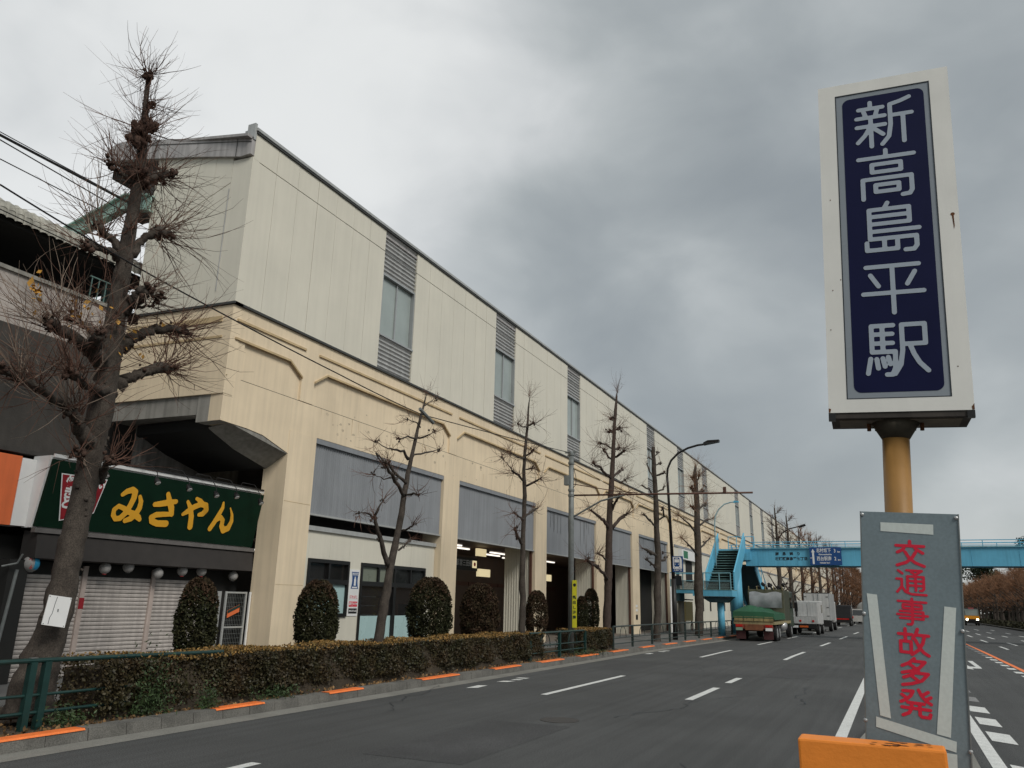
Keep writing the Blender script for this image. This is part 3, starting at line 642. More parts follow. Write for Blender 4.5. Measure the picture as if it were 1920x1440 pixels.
# notices and slit windows on the far ground wall
B('stairway_doorway', M['dark'], st, FX - .02, FX + .01, 63.0, 65.2, 3.7, 5.5)
sg = B('exit_sign', M['wsign'], st, FX, FX + .3, 60.7, 66.9, 5.35, 6.1); B('exit_pictogram', mat('exit_green', (.02, .16, .08), .5), sg, FX + .3, FX + .31, 61.2, 62.6, 5.45, 6.0)
B('slit_window', M['dark'], st, FX - .02, FX + .012, 59.9, 60.8, 2.1, 4.8)
for y in (68.6, 71.6, 74.8, 78.0, 81.2, 85, 89, 93): B('slit_window', M['dark'], st, FX - .02, FX + .012, y, y + .55, 1.5, 3.3)

# ================================================================== VIADUCT with the platform canopy
vi = thing('railway_viaduct', 'weathered concrete railway viaduct with a corrugated platform canopy behind the tall bare tree', 'viaduct', (-19, 0, 0.15))
B('parapet', M['vconc'], vi, -19.4, -19, -30, 14.4, 8.12, 9.5)
B('parapet_coping', M['conc'], vi, -19.5, -18.93, -30, 14.4, 9.502, 9.6)
for yy in np.arange(-6, 14, 3.1): B('parapet_joint', M['dconc'], vi, -19.0, -18.995, yy, yy + .03, 8.13, 9.49)
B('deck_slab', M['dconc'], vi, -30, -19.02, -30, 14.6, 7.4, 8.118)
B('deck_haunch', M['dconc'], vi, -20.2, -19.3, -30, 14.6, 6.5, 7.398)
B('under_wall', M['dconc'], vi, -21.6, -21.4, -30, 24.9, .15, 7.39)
B('pipe_line', M['vconc'], vi, -19.1, -18.98, -30, 13.0, 6.62, 6.72)
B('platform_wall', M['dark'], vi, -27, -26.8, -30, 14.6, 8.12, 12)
q = MB(); n = 190
for i in range(n):       # corrugated curved canopy edge
    y0 = -12 + i * .141
    if y0 > 14.6: break
    o_ = .05 if i % 2 else 0
    a = [(-19.0 + o_, 10.82), (-19.0 + o_, 11.05), (-19.12 + o_, 11.25 ), (-19.5 + o_ * .6, 11.42 + o_ * .4)]
    for (xa, za), (xb, zb) in zip(a[:-1], a[1:]): q.poly([(xa, y0, za), (xa - (.05 if i % 2 else -.05) * 0, y0 + .141, za), (xb, y0 + .141, zb), (xb, y0, zb)])
q2 = MB()
for i in range(int(27 / .22)):
    yc = -12 + i * .22; prof = [(0, 0), (.05, .045), (.11, .06), (.17, .045), (.22, 0)]
    for (d0, h0), (d1, h1) in zip(prof[:-1], prof[1:]):
        arc = [(-19.0, 10.80), (-19.0, 11.0), (-19.08, 11.17), (-19.25, 11.28), (-19.9, 11.45), (-27.0, 11.9)]
        for (xa, za), (xb, zb) in zip(arc[:-1], arc[1:]):
            k = 1.0; q2.poly([(xa + h0, yc + d0, za + h0 * .3), (xa + h1, yc + d1, za + h1 * .3), (xb + h1 * .7, yc + d1, zb + h1 * .8), (xb + h0 * .7, yc + d0, zb + h0 * .8)])
q2.build('corrugated_canopy', M['corr'], vi)
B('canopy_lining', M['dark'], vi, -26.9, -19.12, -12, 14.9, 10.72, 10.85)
for yy in (-4, 1, 6, 10.6, 14.2): B('canopy_post', M['tealm'], vi, -20.3, -20.15, yy, yy + .15, 8.2, 10.7)
for i in range(6): B('platform_end_railing', M['tealm'], vi, -19.25, -19.22, 13.1 + i * .22, 13.12 + i * .22, 9.6, 10.3)
B('platform_end_railing', M['tealm'], vi, -19.26, -19.21, 13.05, 14.3, 10.3, 10.33)
q = MB()
pts = [(-18.0, 12.56), (-19.06, 12.80), (-21.6, 12.22)]
for (x0, z0), (x1, z1) in zip(pts[:-1], pts[1:]):
    for h0, h1, w in ((-.25, -.20, .22), (.20, .25, .22), (-.20, .20, .04)):
        q.prism([(x0, 13.6 - w / 2, z0 + h0), (x1, 13.6 - w / 2, z1 + h0), (x1, 13.6 - w / 2, z1 + h1), (x0, 13.6 - w / 2, z0 + h1)], (0, w, 0))
q.build('canopy_tie_beam', mat('mint_green_steel', (.30, .45, .39), .6, .15, 2, streak=.3), vi)
# railway feeder cables behind
cabs = [(0, 252, 225, 371, .035), (0, 246, 225, 369, .012), (0, 261, 207, 382, .016), (0, 297, 175, 387, .014), (0, 391, 215, 494, .014)]
for i, (a, b, c, d, r_) in enumerate(cabs):
    X = -18.75
    p0, p1 = at(a, b, x=X), at(c, d, x=X); e = (p1 - p0) / (p1[1] - p0[1])
    path = [p0 + e * (s - p0[1]) + np.array([0, 0, -.02 * math.sin(math.pi * (s + 5) / 19)]) for s in np.linspace(-5, 13.6, 12)]
    q = MB(); q.tube(path, r_, 6)
    lb = ['thick black feeder cable, the heaviest of those strung above the canopy at the left', 'thin wire running just above the thick feeder cable at the left', 'cable with small hangers just under the thick feeder cable', 'thin cable crossing the sky midway between feeder cable and canopy', 'lowest thin cable crossing the corrugated canopy at the left'][i]
    tag(q.build('overhead_cable', M['cable']), lb, 'cable', 'railway feeder cables')

# ================================================================== SHOP UNDER THE VIADUCT
sh = thing('shop_building', 'closed shuttered eatery with a dark green signboard under the viaduct', 'shop', (-16, 13.5, .15))
SX = -16.0
B('side_pillar', M['dark'], sh, -16.2, -15.7, 10.05, 10.45, .15, 2.5)
posts = [11.92, 13.74]
B('shutter_backing', M['dark'], sh, -16.5, -16.35, 9.0, 16.4, .15, 3.0)
for a, b in ((10.47, 11.86), (11.98, 13.68), (13.8, 15.25)):
    n = 24; h = (2.24 - .15) / n
    for i in range(n):
        z = .15 + i * h; q = MB()
        q.prism([(SX - .02, a, z + .003), (SX + .010, a, z + .008), (SX + .018, a, z + h * .5), (SX + .010, a, z + h - .008), (SX - .02, a, z + h - .003)], (0, b - a, 0))
        q.build('shutter_slat', M['shut'], sh)
    B('shutter_header', M['dark'], sh, -16.1, -15.98, a, b, 2.242, 2.5)
for y in posts: B('shutter_post', M['shutp'], sh, SX - .05, SX + .06, y - .055, y + .055, .15, 2.45)
B('shutter_sticker', M['plaq'], sh, SX + .06, SX + .066, 11.86, 11.98, 1.55, 1.78)
B('porch_wall', M['dark'], sh, -16.4, -16.0, 15.3, 16.49, .15, 3.0)
q = MB(); q.prism([(-15.98, 10.4, 2.52), (-15.50, 10.4, 2.54), (-15.54, 10.4, 3.02), (-15.98, 10.4, 3.10)], (0, 6.09, 0)); q.build('awning', M['awn'], sh)
B('awning_edge', M['greyp'] if 0 else mat('grey_awning_edge', (.13,.12,.115), .8, .2, 3), sh, -15.62, -15.50, 10.3, 16.49, 3.04, 3.13)
def sgp(u, v): # signboard plane : u along Y 0..1, v 0 bottom..1 top
    return (-15.58 + .24 * v, 10.33 + (16.46 - 10.33) * u, 3.16 + (1.36) * v)
q = MB(); A = [sgp(0, 0), sgp(1, 0), sgp(1, 1.03), sgp(0, 1)]; q.prism(A, (-.06, 0, .01)); sb = q.build('signboard', M['sgreen'], sh)
q = MB(); q.prism([(-15.66, 10.30, 3.14), (-15.41, 10.30, 4.60), (-15.95, 10.30, 4.60), (-15.95, 10.30, 3.14)], (0, 6.19, 0)); q.build('signboard_box', M['wsign'], sh)
SR = _n(np.array(sgp(1, 0)) - np.array(sgp(0, 0))); SU = _n(np.array(sgp(0, 1)) - np.array(sgp(0, 0))); SN = np.cross(SR, SU)
def onsign(zx, zy):  # coordinates in the 3.43x enlargement of the photo corner (0,840)
    d = ray(zx / 3.4288, 840 + zy / 3.4288); P0 = np.array(sgp(0, 0)); t = np.dot(P0 - [0, 0, EYE], SN) / np.dot(d, SN); p = np.array([0, 0, EYE]) + d * t
    return np.dot(p - P0, SR), np.dot(p - P0, SU)
HIR = [ # みさやん : brush strokes (x, y, radius)
 [[(785,298,13),(815,278,17),(850,268,19),(866,282,20),(858,320,19),(836,365,18),(805,415,18),(768,450,17),(738,455,15),(724,430,15),(730,395,14),(760,372,14),(790,385,15),(825,410,17),(860,425,19),(885,445,19),(893,458,14)],
  [(897,312,12),(903,345,16),(893,385,18),(872,420,18),(838,452,18),(800,466,15)]],
 [[(992,362,13),(1030,358,16),(1080,350,17),(1128,344,13)],
  [(1078,296,13),(1086,340,17),(1098,385,19),(1100,425,14)],
  [(1095,425,12),(1050,425,14),(1000,428,15),(970,445,16),(972,470,16),(1005,484,17),(1062,486,18)]],
 [[(1172,425,10),(1200,408,15),(1245,378,16),(1290,360,16),(1320,368,17),(1322,398,17),(1300,422,16),(1275,428,11)],
  [(1262,325,10),(1285,340,14),(1298,352,12)],
  [(1205,345,10),(1222,385,15),(1226,440,17),(1218,505,18)]],
 [[(1434,352,8),(1428,385,13),(1405,425,15),(1375,475,16),(1345,518,15)],
  [(1350,512,10),(1385,465,12),(1415,445,14),(1428,465,15),(1420,500,16),(1432,528,19),(1462,515,18),(1485,470,14),(1488,430,10),(1478,385,4)]]]
for ch, name in zip(HIR, 'みさやん'):
    pts = [[onsign(x, y) + (r_ / 3.4288 * (.0128 if name == 'み' else .0150),) for x, y, r_ in s] for s in ch]
    us = [p[0] for s in pts for p in s]; vs = [p[1] for s in pts for p in s]; u0, u1, v0, v1 = min(us), max(us), min(vs), max(vs); S = max(u1 - u0, v1 - v0)
    sts = [[((p[0] - u0) / S * 100, (v1 - p[1]) / S * 100, p[2] / S * 100) for p in s] for s in pts]
    q = MB(); put_glyph(q, glyph(sts, .05, 64, .2), np.array(sgp(0, 0)) + SR * (u0 + S / 2) + SU * (v1 - S / 2), SR, SU, S, S, off=.02); q.build('sign_letter', M['gold'], sb)
# red plaque
q = MB(); q.prism([sgp(.0, 1.03), sgp(.995, 1.06), sgp(.995, 1.11), sgp(.0, 1.08)], (-.05, 0, .01)); q.build('signboard_top_edge', M['wsign'], sh)
pl = [onsign(x, y) for x, y in ((395, 160), (690, 203), (600, 420), (375, 468))]
def SP(u, v, o): return tuple(np.array(sgp(0, 0)) + SR * u + SU * v + SN * o)
q = MB(); q.poly([SP(u, v, .012) for u, v in pl][::-1]); q.build('plaque', M['wsign'], sb)
c_ = np.mean(pl, axis=0); q = MB(); q.poly([SP(*(c_ + (np.array(p) - c_) * .95), .016) for p in pl][::-1]); plq = q.build('plaque_field', M['plaq'], sb)
u, v = onsign(440, 290); text('plaque_text', '焼\nき\nと', .27, SP(u, v, .016), SR, SU, M['wsign'], plq, bold=.012, line=.8)
u, v = onsign(650, 245); text('plaque_text', 'い', .17, SP(u, v, .016), SR, SU, M['wsign'], plq, bold=.01, line=.8)
B('light_rail', M['black'], sh, -15.33, -15.29, 12.0, 16.4, 4.66, 4.70)
def gooseneck(y, hz):
    droop = 4.74 - hz
    q = MB(); q.tube([(-15.33, y - .25, 4.68), (-15.3, y - .22, 4.78), (-15.1, y + .02, 4.74), (-14.95, y + .10, hz + .2), (-14.92, y + .12, hz + .06)], .010, 6); g_ = q.build('lamp_arm', M['black'], sh)
    q = MB(); d = np.array([-.1, 0, -.12]); q.lathe((0, 0, 0), [(.03, .10), (.045, .06), (.07, 0), (.075, -.05)], 12); 
    rot = Matrix.Rotation(R(-35), 3, 'Y'); q.v = [tuple(rot @ Vector(p) + Vector((-14.93, y + .12, 4.74 - droop))) for p in q.v]; q.build('spot_lamp', M['black'], g_)
    q = MB(); q.lathe((0, 0, 0), [(.062, -.052), (.05, -.06)], 12); q.v = [tuple(rot @ Vector(p) + Vector((-14.93, y + .12, 4.74 - droop))) for p in q.v]; q.build('lamp_lens', M['wsign'], g_)
for zx, zy in ((680, 172), (1012, 215), (1215, 258), (1390, 300), (1520, 308), (1675, 348)):
    p = at(zx / 3.4288, 840 + zy / 3.4288, x=-14.93); gooseneck(p[1] - .12, p[2])
# orange neighbour fascia with white end
B('orange_fascia', M['ofas'], sh, -16.3, -15.85, 2.0, 10.0, 3.16, 4.55)
B('white_fascia_end', M['wsign'], sh, -16.3, -15.84, 10.003, 10.30, 3.16, 4.52)
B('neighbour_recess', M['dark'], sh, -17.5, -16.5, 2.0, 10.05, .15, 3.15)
q = MB(); q.tube([(-15.7, 10.05, .2), (-15.7, 10.22, 2.3)], .035, 8); q.build('drain_pipe', M['galv'], sh)
q = MB(); q.tube([(-15.7, 9.9, 2.35), (-15.55, 10.1, 2.42), (-15.5, 10.15, 2.6)], .02, 6); q.build('lantern_bracket', M['galv'], sh)
B('roof_slab', M['dconc'], sh, -19.0, -15.9, 2.0, 16.4, 4.62, 4.7)
B('rear_wall_left', M['dconc'], sh, -19.2, -18.95, 10, 24.9, .15, 8.2)
B('rear_pier_wall', M['vconc'] if 0 else mat('mid_grey_concrete', (.20, .19, .175), .95, .3, .8, .2, 20, streak=.4), sh, -18.2, -17.9, 14.4, 18, 4.6, 6.4)
# mesh gate
gt = thing('mesh_gate', 'narrow steel mesh gate beside the shutters at the beige corner pier', 'gate', (-15.4, 16.1, .15))
q = MB()
for y in (15.55, 16.25): q.box(-15.44, -15.40, y, y + .045, .15, 2.0)
for z in (.2, 1.1, 1.955): q.box(-15.44, -15.40, 15.595, 16.25, z, z + .04)
q.build('gate_frame', M['coping'], gt)
q = MB()
for i in range(11): q.box(-15.425, -15.418, 15.62 + i * .058, 15.625 + i * .058, .24, 1.95)
for i in range(16): q.box(-15.427, -15.42, 15.6, 16.25, .3 + i * .11, .305 + i * .11)
stuff(q.build('wire_mesh', M['galv'], gt))
q = MB(); q.box(-15.46, -15.42, 16.42, 16.47, .15, 2.0); q.build('gate_post', M['wsign'], gt)
q = MB(); q.prism([(-15.9, 15.35, .2), (-15.5, 15.5, .2), (-15.5, 15.5, 2.0), (-15.9, 15.35, 2.0)], (.02, -.02, 0)); q.build('open_leaf', M['coping'], gt)
q = MB(); q.prism([(-15.39, 15.65, 1.35), (-15.39, 16.05, 1.5), (-15.39, 16.05, 1.68), (-15.39, 15.65, 1.53)], (.012, 0, 0)); q.build('gate_notice', M['ofas'], gt)
q = MB(); q.prism([(-15.376, 15.65, 1.46), (-15.376, 16.05, 1.61), (-15.376, 16.05, 1.68), (-15.376, 15.65, 1.53)], (.006, 0, 0)); q.build('notice_band', M['green'], gt)
# lanterns
lan = [(58, 1057, 'blue and white round paper lantern hanging at the left end of the shop front', 'b'), (197, 1065, 'dim red and white lantern above the shutter just right of the big tree trunk', 'r'), (241, 1063, 'dim grey lantern second right of the big tree trunk above the middle shutter', 'g'), (296, 1075, 'white lantern with a green edge hanging at the post between the right shutters', 't'), (342, 1070, 'dim grey and red lantern second from the right end of the shutters', 'r'), (378, 1071, 'pale lantern with a red foot above the clipped shrub', 'r'), (437, 1080, 'bare white globe lantern above the mesh gate', 'w')]
lred = mat('red_lantern_print', (.35, .03, .03), .6); lblue = mat('sky_blue_lantern_print', (.02, .28, .50), .6); lgrey = mat('white_lantern_paper', (.30, .29, .28), .7, .08, 5)
for px, py, lb, kd in lan:
    p = at(px, py, x=-15.72); r_ = .155 if kd == 'b' else .12
    t = thing('paper_lantern', lb, 'lantern', p, 'lanterns along the shop front')
    q = MB(); q.lathe(p, [(r_ * .35, -r_ * 1.08)] + [(r_ * math.cos(a) * (1 + .025 * (k % 2)), r_ * 1.05 * math.sin(a)) for k, a in enumerate(np.linspace(-1.2, 1.2, 15))] + [(r_ * .35, r_ * 1.08)], 20); q.build('paper_shell', lgrey, t, True)
    q = MB(); q.lathe(p, [(r_ * .38, r_ * 1.0), (r_ * .38, r_ * 1.16)], 14); q.lathe(p, [(r_ * .36, -r_ * 1.16), (r_ * .36, -r_ * 1.0)], 14); q.build('rim', M['black'] if kd != 'r' else lred, t)
    q = MB(); q.tube([p + [0, 0, r_ * 1.1], p + [0, 0, r_ * 1.1 + .12]], .006, 5); q.build('hanger', M['black'], t)
    if kd == 'b':
        q = MB(); vs = []
        for i in range(7):
            for j in range(9):
                a = -.15 + 1.5 * i / 6; el = -.75 + 1.5 * j / 8; rr = r_ * 1.045
                vs.append((p[0] + rr * math.cos(el) * math.cos(a), p[1] + rr * math.cos(el) * math.sin(a), p[2] + rr * 1.04 * math.sin(el)))
        q.add(vs, [(i * 9 + j, (i + 1) * 9 + j, (i + 1) * 9 + j + 1, i * 9 + j + 1) for i in range(6) for j in range(8)]); q.build('blue_print', lblue, t)
        text('lantern_text', 'Orion', .085, p + np.array([r_ * 1.03 * math.cos(.75), -r_ * 1.03 * math.sin(.75) * .75, 0]), (.2, .12, -1), (.72, .6, .2), lred, t, bold=.003)
# ================================================================== VEGETATION HELPERS
def quads(name, V, m, parent=None, loc=None):
    """V : (n,4,3) array of quad corners -> one mesh"""
    n = len(V); me = bpy.data.meshes.new(name); o = bpy.data.objects.new(name, me); link(o, parent)
    d = np.array(origin(parent)) if parent is not None else np.zeros(3)
    me.vertices.add(n * 4); me.vertices.foreach_set('co', (V.reshape(-1, 3) - d).astype(np.float32).ravel())
    me.loops.add(n * 4); me.loops.foreach_set('vertex_index', np.arange(n * 4, dtype=np.int32))
    me.polygons.add(n); me.polygons.foreach_set('loop_start', np.arange(0, n * 4, 4, dtype=np.int32)); me.polygons.foreach_set('loop_total', np.full(n, 4, dtype=np.int32))
    me.update(calc_edges=True); me.materials.append(m); return o
def leaves(P, size, out=None, spread=1.0, asp=.6, jit=.4):
    n = len(P); a = rs.normal(size=(n, 3))
    if out is not None: a = a * spread + out
    a /= np.linalg.norm(a, axis=1)[:, None] + 1e-9
    b = np.cross(a, rs.normal(size=(n, 3))); b /= np.linalg.norm(b, axis=1)[:, None] + 1e-9; c = np.cross(a, b)
    s = (size * (1 + jit * rs.uniform(-1, 1, n)))[:, None]; b = b * s; c = c * s * asp
    return np.stack([P - b, P - c * 1.0 + b * .1, P + b, P + c + b * .1], axis=1)
def twigs(segs):
    """segs : list of (p0,p1,w) -> crossed thin quads"""
    A = np.array([s[0] for s in segs]); Bp = np.array([s[1] for s in segs]); w0 = np.array([s[2] for s in segs])[:, None]; w1 = np.array([s[3] for s in segs])[:, None]
    t = Bp - A; t /= np.linalg.norm(t, axis=1)[:, None] + 1e-9
    u = np.cross(t, np.tile([.3, .5, .81], (len(A), 1))); u /= np.linalg.norm(u, axis=1)[:, None] + 1e-9; v = np.cross(t, u)
    Q = []
    for k in range(3):
        a0, a1 = 2 * math.pi * k / 3, 2 * math.pi * (k + 1) / 3
        d0 = u * math.cos(a0) + v * math.sin(a0); d1 = u * math.cos(a1) + v * math.sin(a1)
        Q.append(np.stack([A + d0 * w0, A + d1 * w0, Bp + d1 * w1, Bp + d0 * w1], axis=1))
    return np.concatenate(Q)
def spray(segs, p, dirv, n, length, w=.006, cone=.9, up=.35, fork=.5):
    for _ in range(n):
        d = _n(np.array(dirv) + rs.normal(size=3) * cone); q = np.array(p) + rs.normal(size=3) * .04; L_ = length * rs.uniform(.3, 1.2); k = 6; uu = up * rs.uniform(-.2, 2.4); bend = rs.normal(size=3) * .09
        ww = w * rs.uniform(.6, 1.2)
        for i in range(k):
            d = _n(d + np.array([0, 0, uu / k * (.5 + i * .25)]) + bend + rs.normal(size=3) * .10); e = q + d * L_ / k
            segs.append((q, e, ww * (1 - i / k * .8), ww * (1 - (i + 1) / k * .8)))
            if i in (1, 2, 3) and rs.rand() < fork:
                d2 = _n(d + rs.normal(size=3) * .5); segs.append((q, q + d2 * L_ * .4, ww * .6, ww * .2))
            q = e
def knob(q, p, r, n=5):
    """rough swollen pollard head"""
    for _ in range(n):
        c = np.array(p) + rs.normal(size=3) * r * .5; prof = []
        rr = r * rs.uniform(.25, .58); m = 5; vs = []; fs = []
        for i in range(m + 1):
            el = -math.pi / 2 + math.pi * i / m
            for k in range(7):
                a = 2 * math.pi * k / 7; s = rr * rs.uniform(.65, 1.25)
                vs.append(c + np.array([math.cos(el) * math.cos(a), math.cos(el) * math.sin(a), math.sin(el)]) * s)
        for i in range(m):
            for k in range(7): fs.append((i * 7 + k, i * 7 + (k + 1) % 7, (i + 1) * 7 + (k + 1) % 7, (i + 1) * 7 + k))
        q.add(vs, fs)
def trunkpath(pts, k=5, wob=.012):
    P = [np.array(p[:3], float) for p in pts]; Rr = [p[3] for p in pts]; out = []; rad = []
    for (a, b, ra, rb) in zip(P[:-1], P[1:], Rr[:-1], Rr[1:]):
        for i in range(k):
            t = i / k; out.append(a + (b - a) * t + rs.normal(size=3) * wob * (ra + .05) * 3); rad.append((ra + (rb - ra) * t) * rs.uniform(.95, 1.06))
    out.append(P[-1]); rad.append(Rr[-1]); return out, rad

# ================================================================== TREE 1 : the big bare ginkgo
XT = -11.0
def px3(px, py, w, dx=0.):
    p = at(px, py, x=XT + dx); return (p[0], p[1], p[2], w)
base = at(60, 1290, x=XT)
t1 = thing('bare_ginkgo_tree', 'tall thick-trunked bare ginkgo in front of the shuttered shop, bristling with thin twigs', 'tree', (XT, base[1] - .03, .13))
mpx = .0080; LW = .72
tr = [(50, 1345, 98), (60, 1290, 84), (85, 1215, 70), (108, 1145, 60), (125, 1070, 56), (140, 1000, 52), (158, 920, 50), (172, 850, 50), (184, 790, 54), (198, 720, 56), (208, 650, 54), (216, 600, 44), (227, 530, 38), (236, 470, 37), (244, 430, 31), (254, 370, 27), (262, 320, 24), (268, 270, 22), (272, 225, 19), (274, 185, 12), (278, 150, 11), (282, 132, 8)]
pts = [px3(x, y, w * mpx / 2 * .84) for x, y, w in tr]
pth, rad = trunkpath(pts, 4, .010)
q = MB(); q.tube(pth, rad, 20, wob=.035); tk = q.build('trunk', M['bark'], t1, True)
kq = MB(); segs = []; segp = []
limbs = [ # (path px list with widths, depth drift, spray dir, n twigs, length)
 ([(200, 690, 46), (178, 665, 40), (150, 640, 30), (122, 618, 26), (92, 603, 24)], .5, (-.1, -.6, .8), 34, 1.15),
 ([(190, 680, 36), (176, 655, 30), (186, 626, 28)], .7, (.3, -.3, 1), 20, .8),
 ([(190, 640, 26), (165, 612, 20), (132, 594, 18)], -.5, (0, -.7, .7), 26, 1.0),
 ([(228, 650, 40), (250, 634, 32), (275, 622, 24), (305, 616, 24), (350, 622, 20)], .35, (.2, .9, .25), 46, 1.1),
 ([(215, 725, 38), (240, 708, 30), (265, 700, 26), (298, 688, 34), (325, 690, 20)], .45, (.2, .9, .2), 48, 1.1),
 ([(226, 585, 36), (245, 568, 34), (262, 556, 34), (280, 545, 28)], .6, (.4, .7, .7), 24, .9),
 ([(170, 850, 44), (158, 812, 36), (145, 785, 26), (130, 768, 24)], .4, (0, -.5, .9), 40, 1.2),
 ([(150, 790, 26), (125, 768, 22), (100, 750, 20), (70, 725, 18), (30, 705, 16), (2, 688, 12)], .7, (.2, -.9, .5), 46, 1.2),
 ([(210, 740, 30), (180, 728, 24), (150, 712, 22), (135, 700, 30)], .9, (.4, -.6, .6), 40, 1.1),
 ([(232, 480, 28), (215, 455, 22), (198, 440, 20), (181, 420, 22)], -.3, (0, -.6, .9), 34, 1.1),
 ([(228, 490, 22), (205, 470, 17), (185, 466, 17), (163, 458, 16)], .3, (.2, -.9, .3), 16, .7),
 ([(240, 485, 30), (258, 458, 22), (275, 444, 22), (297, 433, 34), (318, 441, 18)], .3, (.2, .9, .5), 50, 1.2),
 ([(258, 350, 24), (280, 338, 24), (303, 328, 26), (322, 325, 14)], .3, (.2, .9, .45), 40, 1.0),
 ([(256, 350, 20), (240, 335, 14), (225, 322, 12), (205, 305, 8)], .1, (0, -.6, .9), 26, 1.0),
 ([(185, 900, 26), (198, 872, 14), (208, 858, 8)], .6, (.5, .8, .5), 16, .8),
 ([(172, 880, 26), (155, 865, 12), (140, 850, 8)], .3, (.3, -.9, .4), 14, .9),
 ([(238, 570, 20), (262, 575, 9), (285, 572, 7), (298, 555, 5)], .5, (.2, .5, .8), 14, .8),
]
for lp, dr, sdv, n_, L_ in limbs:
    m_ = len(lp); P = [px3(x, y, w * mpx / 2 * LW, dr * i / (m_ - 1)) for i, (x, y, w) in enumerate(lp)]; q = MB()
    a, r_ = trunkpath(P, 5, .05); q.tube(a, r_, 12, wob=.16)
    q.build('limb', M['bark'], t1, True)
    for i in range(2, len(a)):
        if i > len(a) * .5: knob(kq, a[i] + rs.normal(size=3) * r_[i] * .5, r_[i] * .9, 2)
    knob(kq, a[-1], max(.09, r_[-1] * 1.15), 9)
    for i in range(3):
        j = len(a) - 1 - rs.randint(0, max(2, len(a) // 2)); spray(segs if rs.rand() < .7 else segp, a[j], sdv, int(n_ * .42), L_ * 1.2, .0090, .75, .45)
for x, y, w in ((270, 245, 46), (262, 262, 40), (278, 232, 34), (281, 140, 26), (284, 196, 18), (262, 330, 44), (272, 340, 36), (250, 600, 26)):
    p = at(x, y, x=XT + .1); knob(kq, p, w * mpx / 2 * .9, 16); 
for x, y, n_, L_ in ((270, 245, 100, .95), (281, 140, 50, .72), (278, 200, 34, .7), (265, 330, 90, 1.15), (217, 600, 40, 1.3), (245, 430, 34, .9)):
    p = at(x, y, x=XT + .1); spray(segs, p, (.1, 0, .35), int(n_ * .62), L_ * 1.15, .0085, 1.0, .55)
for i in range(70):
    k = rs.randint(34, len(pth) - 2); a = rs.uniform(0, 6.28); spray(segs, pth[k], (math.cos(a), math.sin(a), .3), 2, .9, .006, .4, .4)
stuff(kq.build('knuckle', mat('reddish_knuckle_bark', (.045,.024,.017), .95, .4, 9, 1.0, 40, speck=.5, col2=(.085,.050,.036)), t1, True))
quads('twig_mass', twigs(segs), M['twig'], t1)['kind'] = 'stuff'
quads('pale_twig_mass', twigs(segp), M['twigp'], t1)['kind'] = 'stuff'
q = MB()
for _ in range(34):       # burrs on the trunk
    k = rs.randint(10, 50); a = rs.uniform(-1.6, 1.2); r_ = rad[k]; knob(q, pth[k] + np.array([math.cos(a), math.sin(a), 0]) * r_ * .92, rs.uniform(.03, .07), 2)
stuff(q.build('bark_burr', M['bark'], t1, True))
P = np.array([at(67 + rs.normal() * 6, 545 + rs.normal() * 12, x=-10.6) for _ in range(26)] + [at(150 + rs.normal() * 30, 590 + rs.normal() * 25, x=-10.7) for _ in range(22)] + [at(235 + rs.normal() * 40, 630 + rs.normal() * 25, x=-10.7) for _ in range(20)])
stuff(quads('last_leaf', leaves(P, .05), mat('yellow_ginkgo_leaf', (.42, .22, .04), .7, .3, 4, island=.4), t1))
# enamel plate nailed to the trunk
pt = thing('trunk_plate', 'white enamel plate with a thin crack line nailed to the big ginkgo trunk', 'plate', at(107, 1148, x=XT + .43))
C0 = [at(x, y, x=XT + .455) for x, y in ((93, 1115), (135, 1121), (121, 1177), (78, 1171))]
q = MB(); q.prism([c for c in C0][::-1], (-.012, 0, 0)); q.build('plate', M['wsign'], pt)
q = MB(); ln = [(108, 1119), (103, 1133), (98, 1150), (93, 1158), (90, 1170)]
for (a, b), (c, d) in zip(ln[:-1], ln[1:]): q.tube([at(a, b, x=XT + .457), at(c, d, x=XT + .457)], .004, 4)
q.tube([at(109, 1142, x=XT + .457), at(108.5, 1147, x=XT + .457)], .007, 5)
q.build('crack_line', M['ink'], pt)
q = MB()
for x, y in ((94, 1118), (133, 1123), (119, 1174), (81, 1169)): q.lathe(at(x, y, x=XT + .455), [(.008, 0), (.005, .006)], 8, axis=0)
q.build('nail', M['galv'], pt)

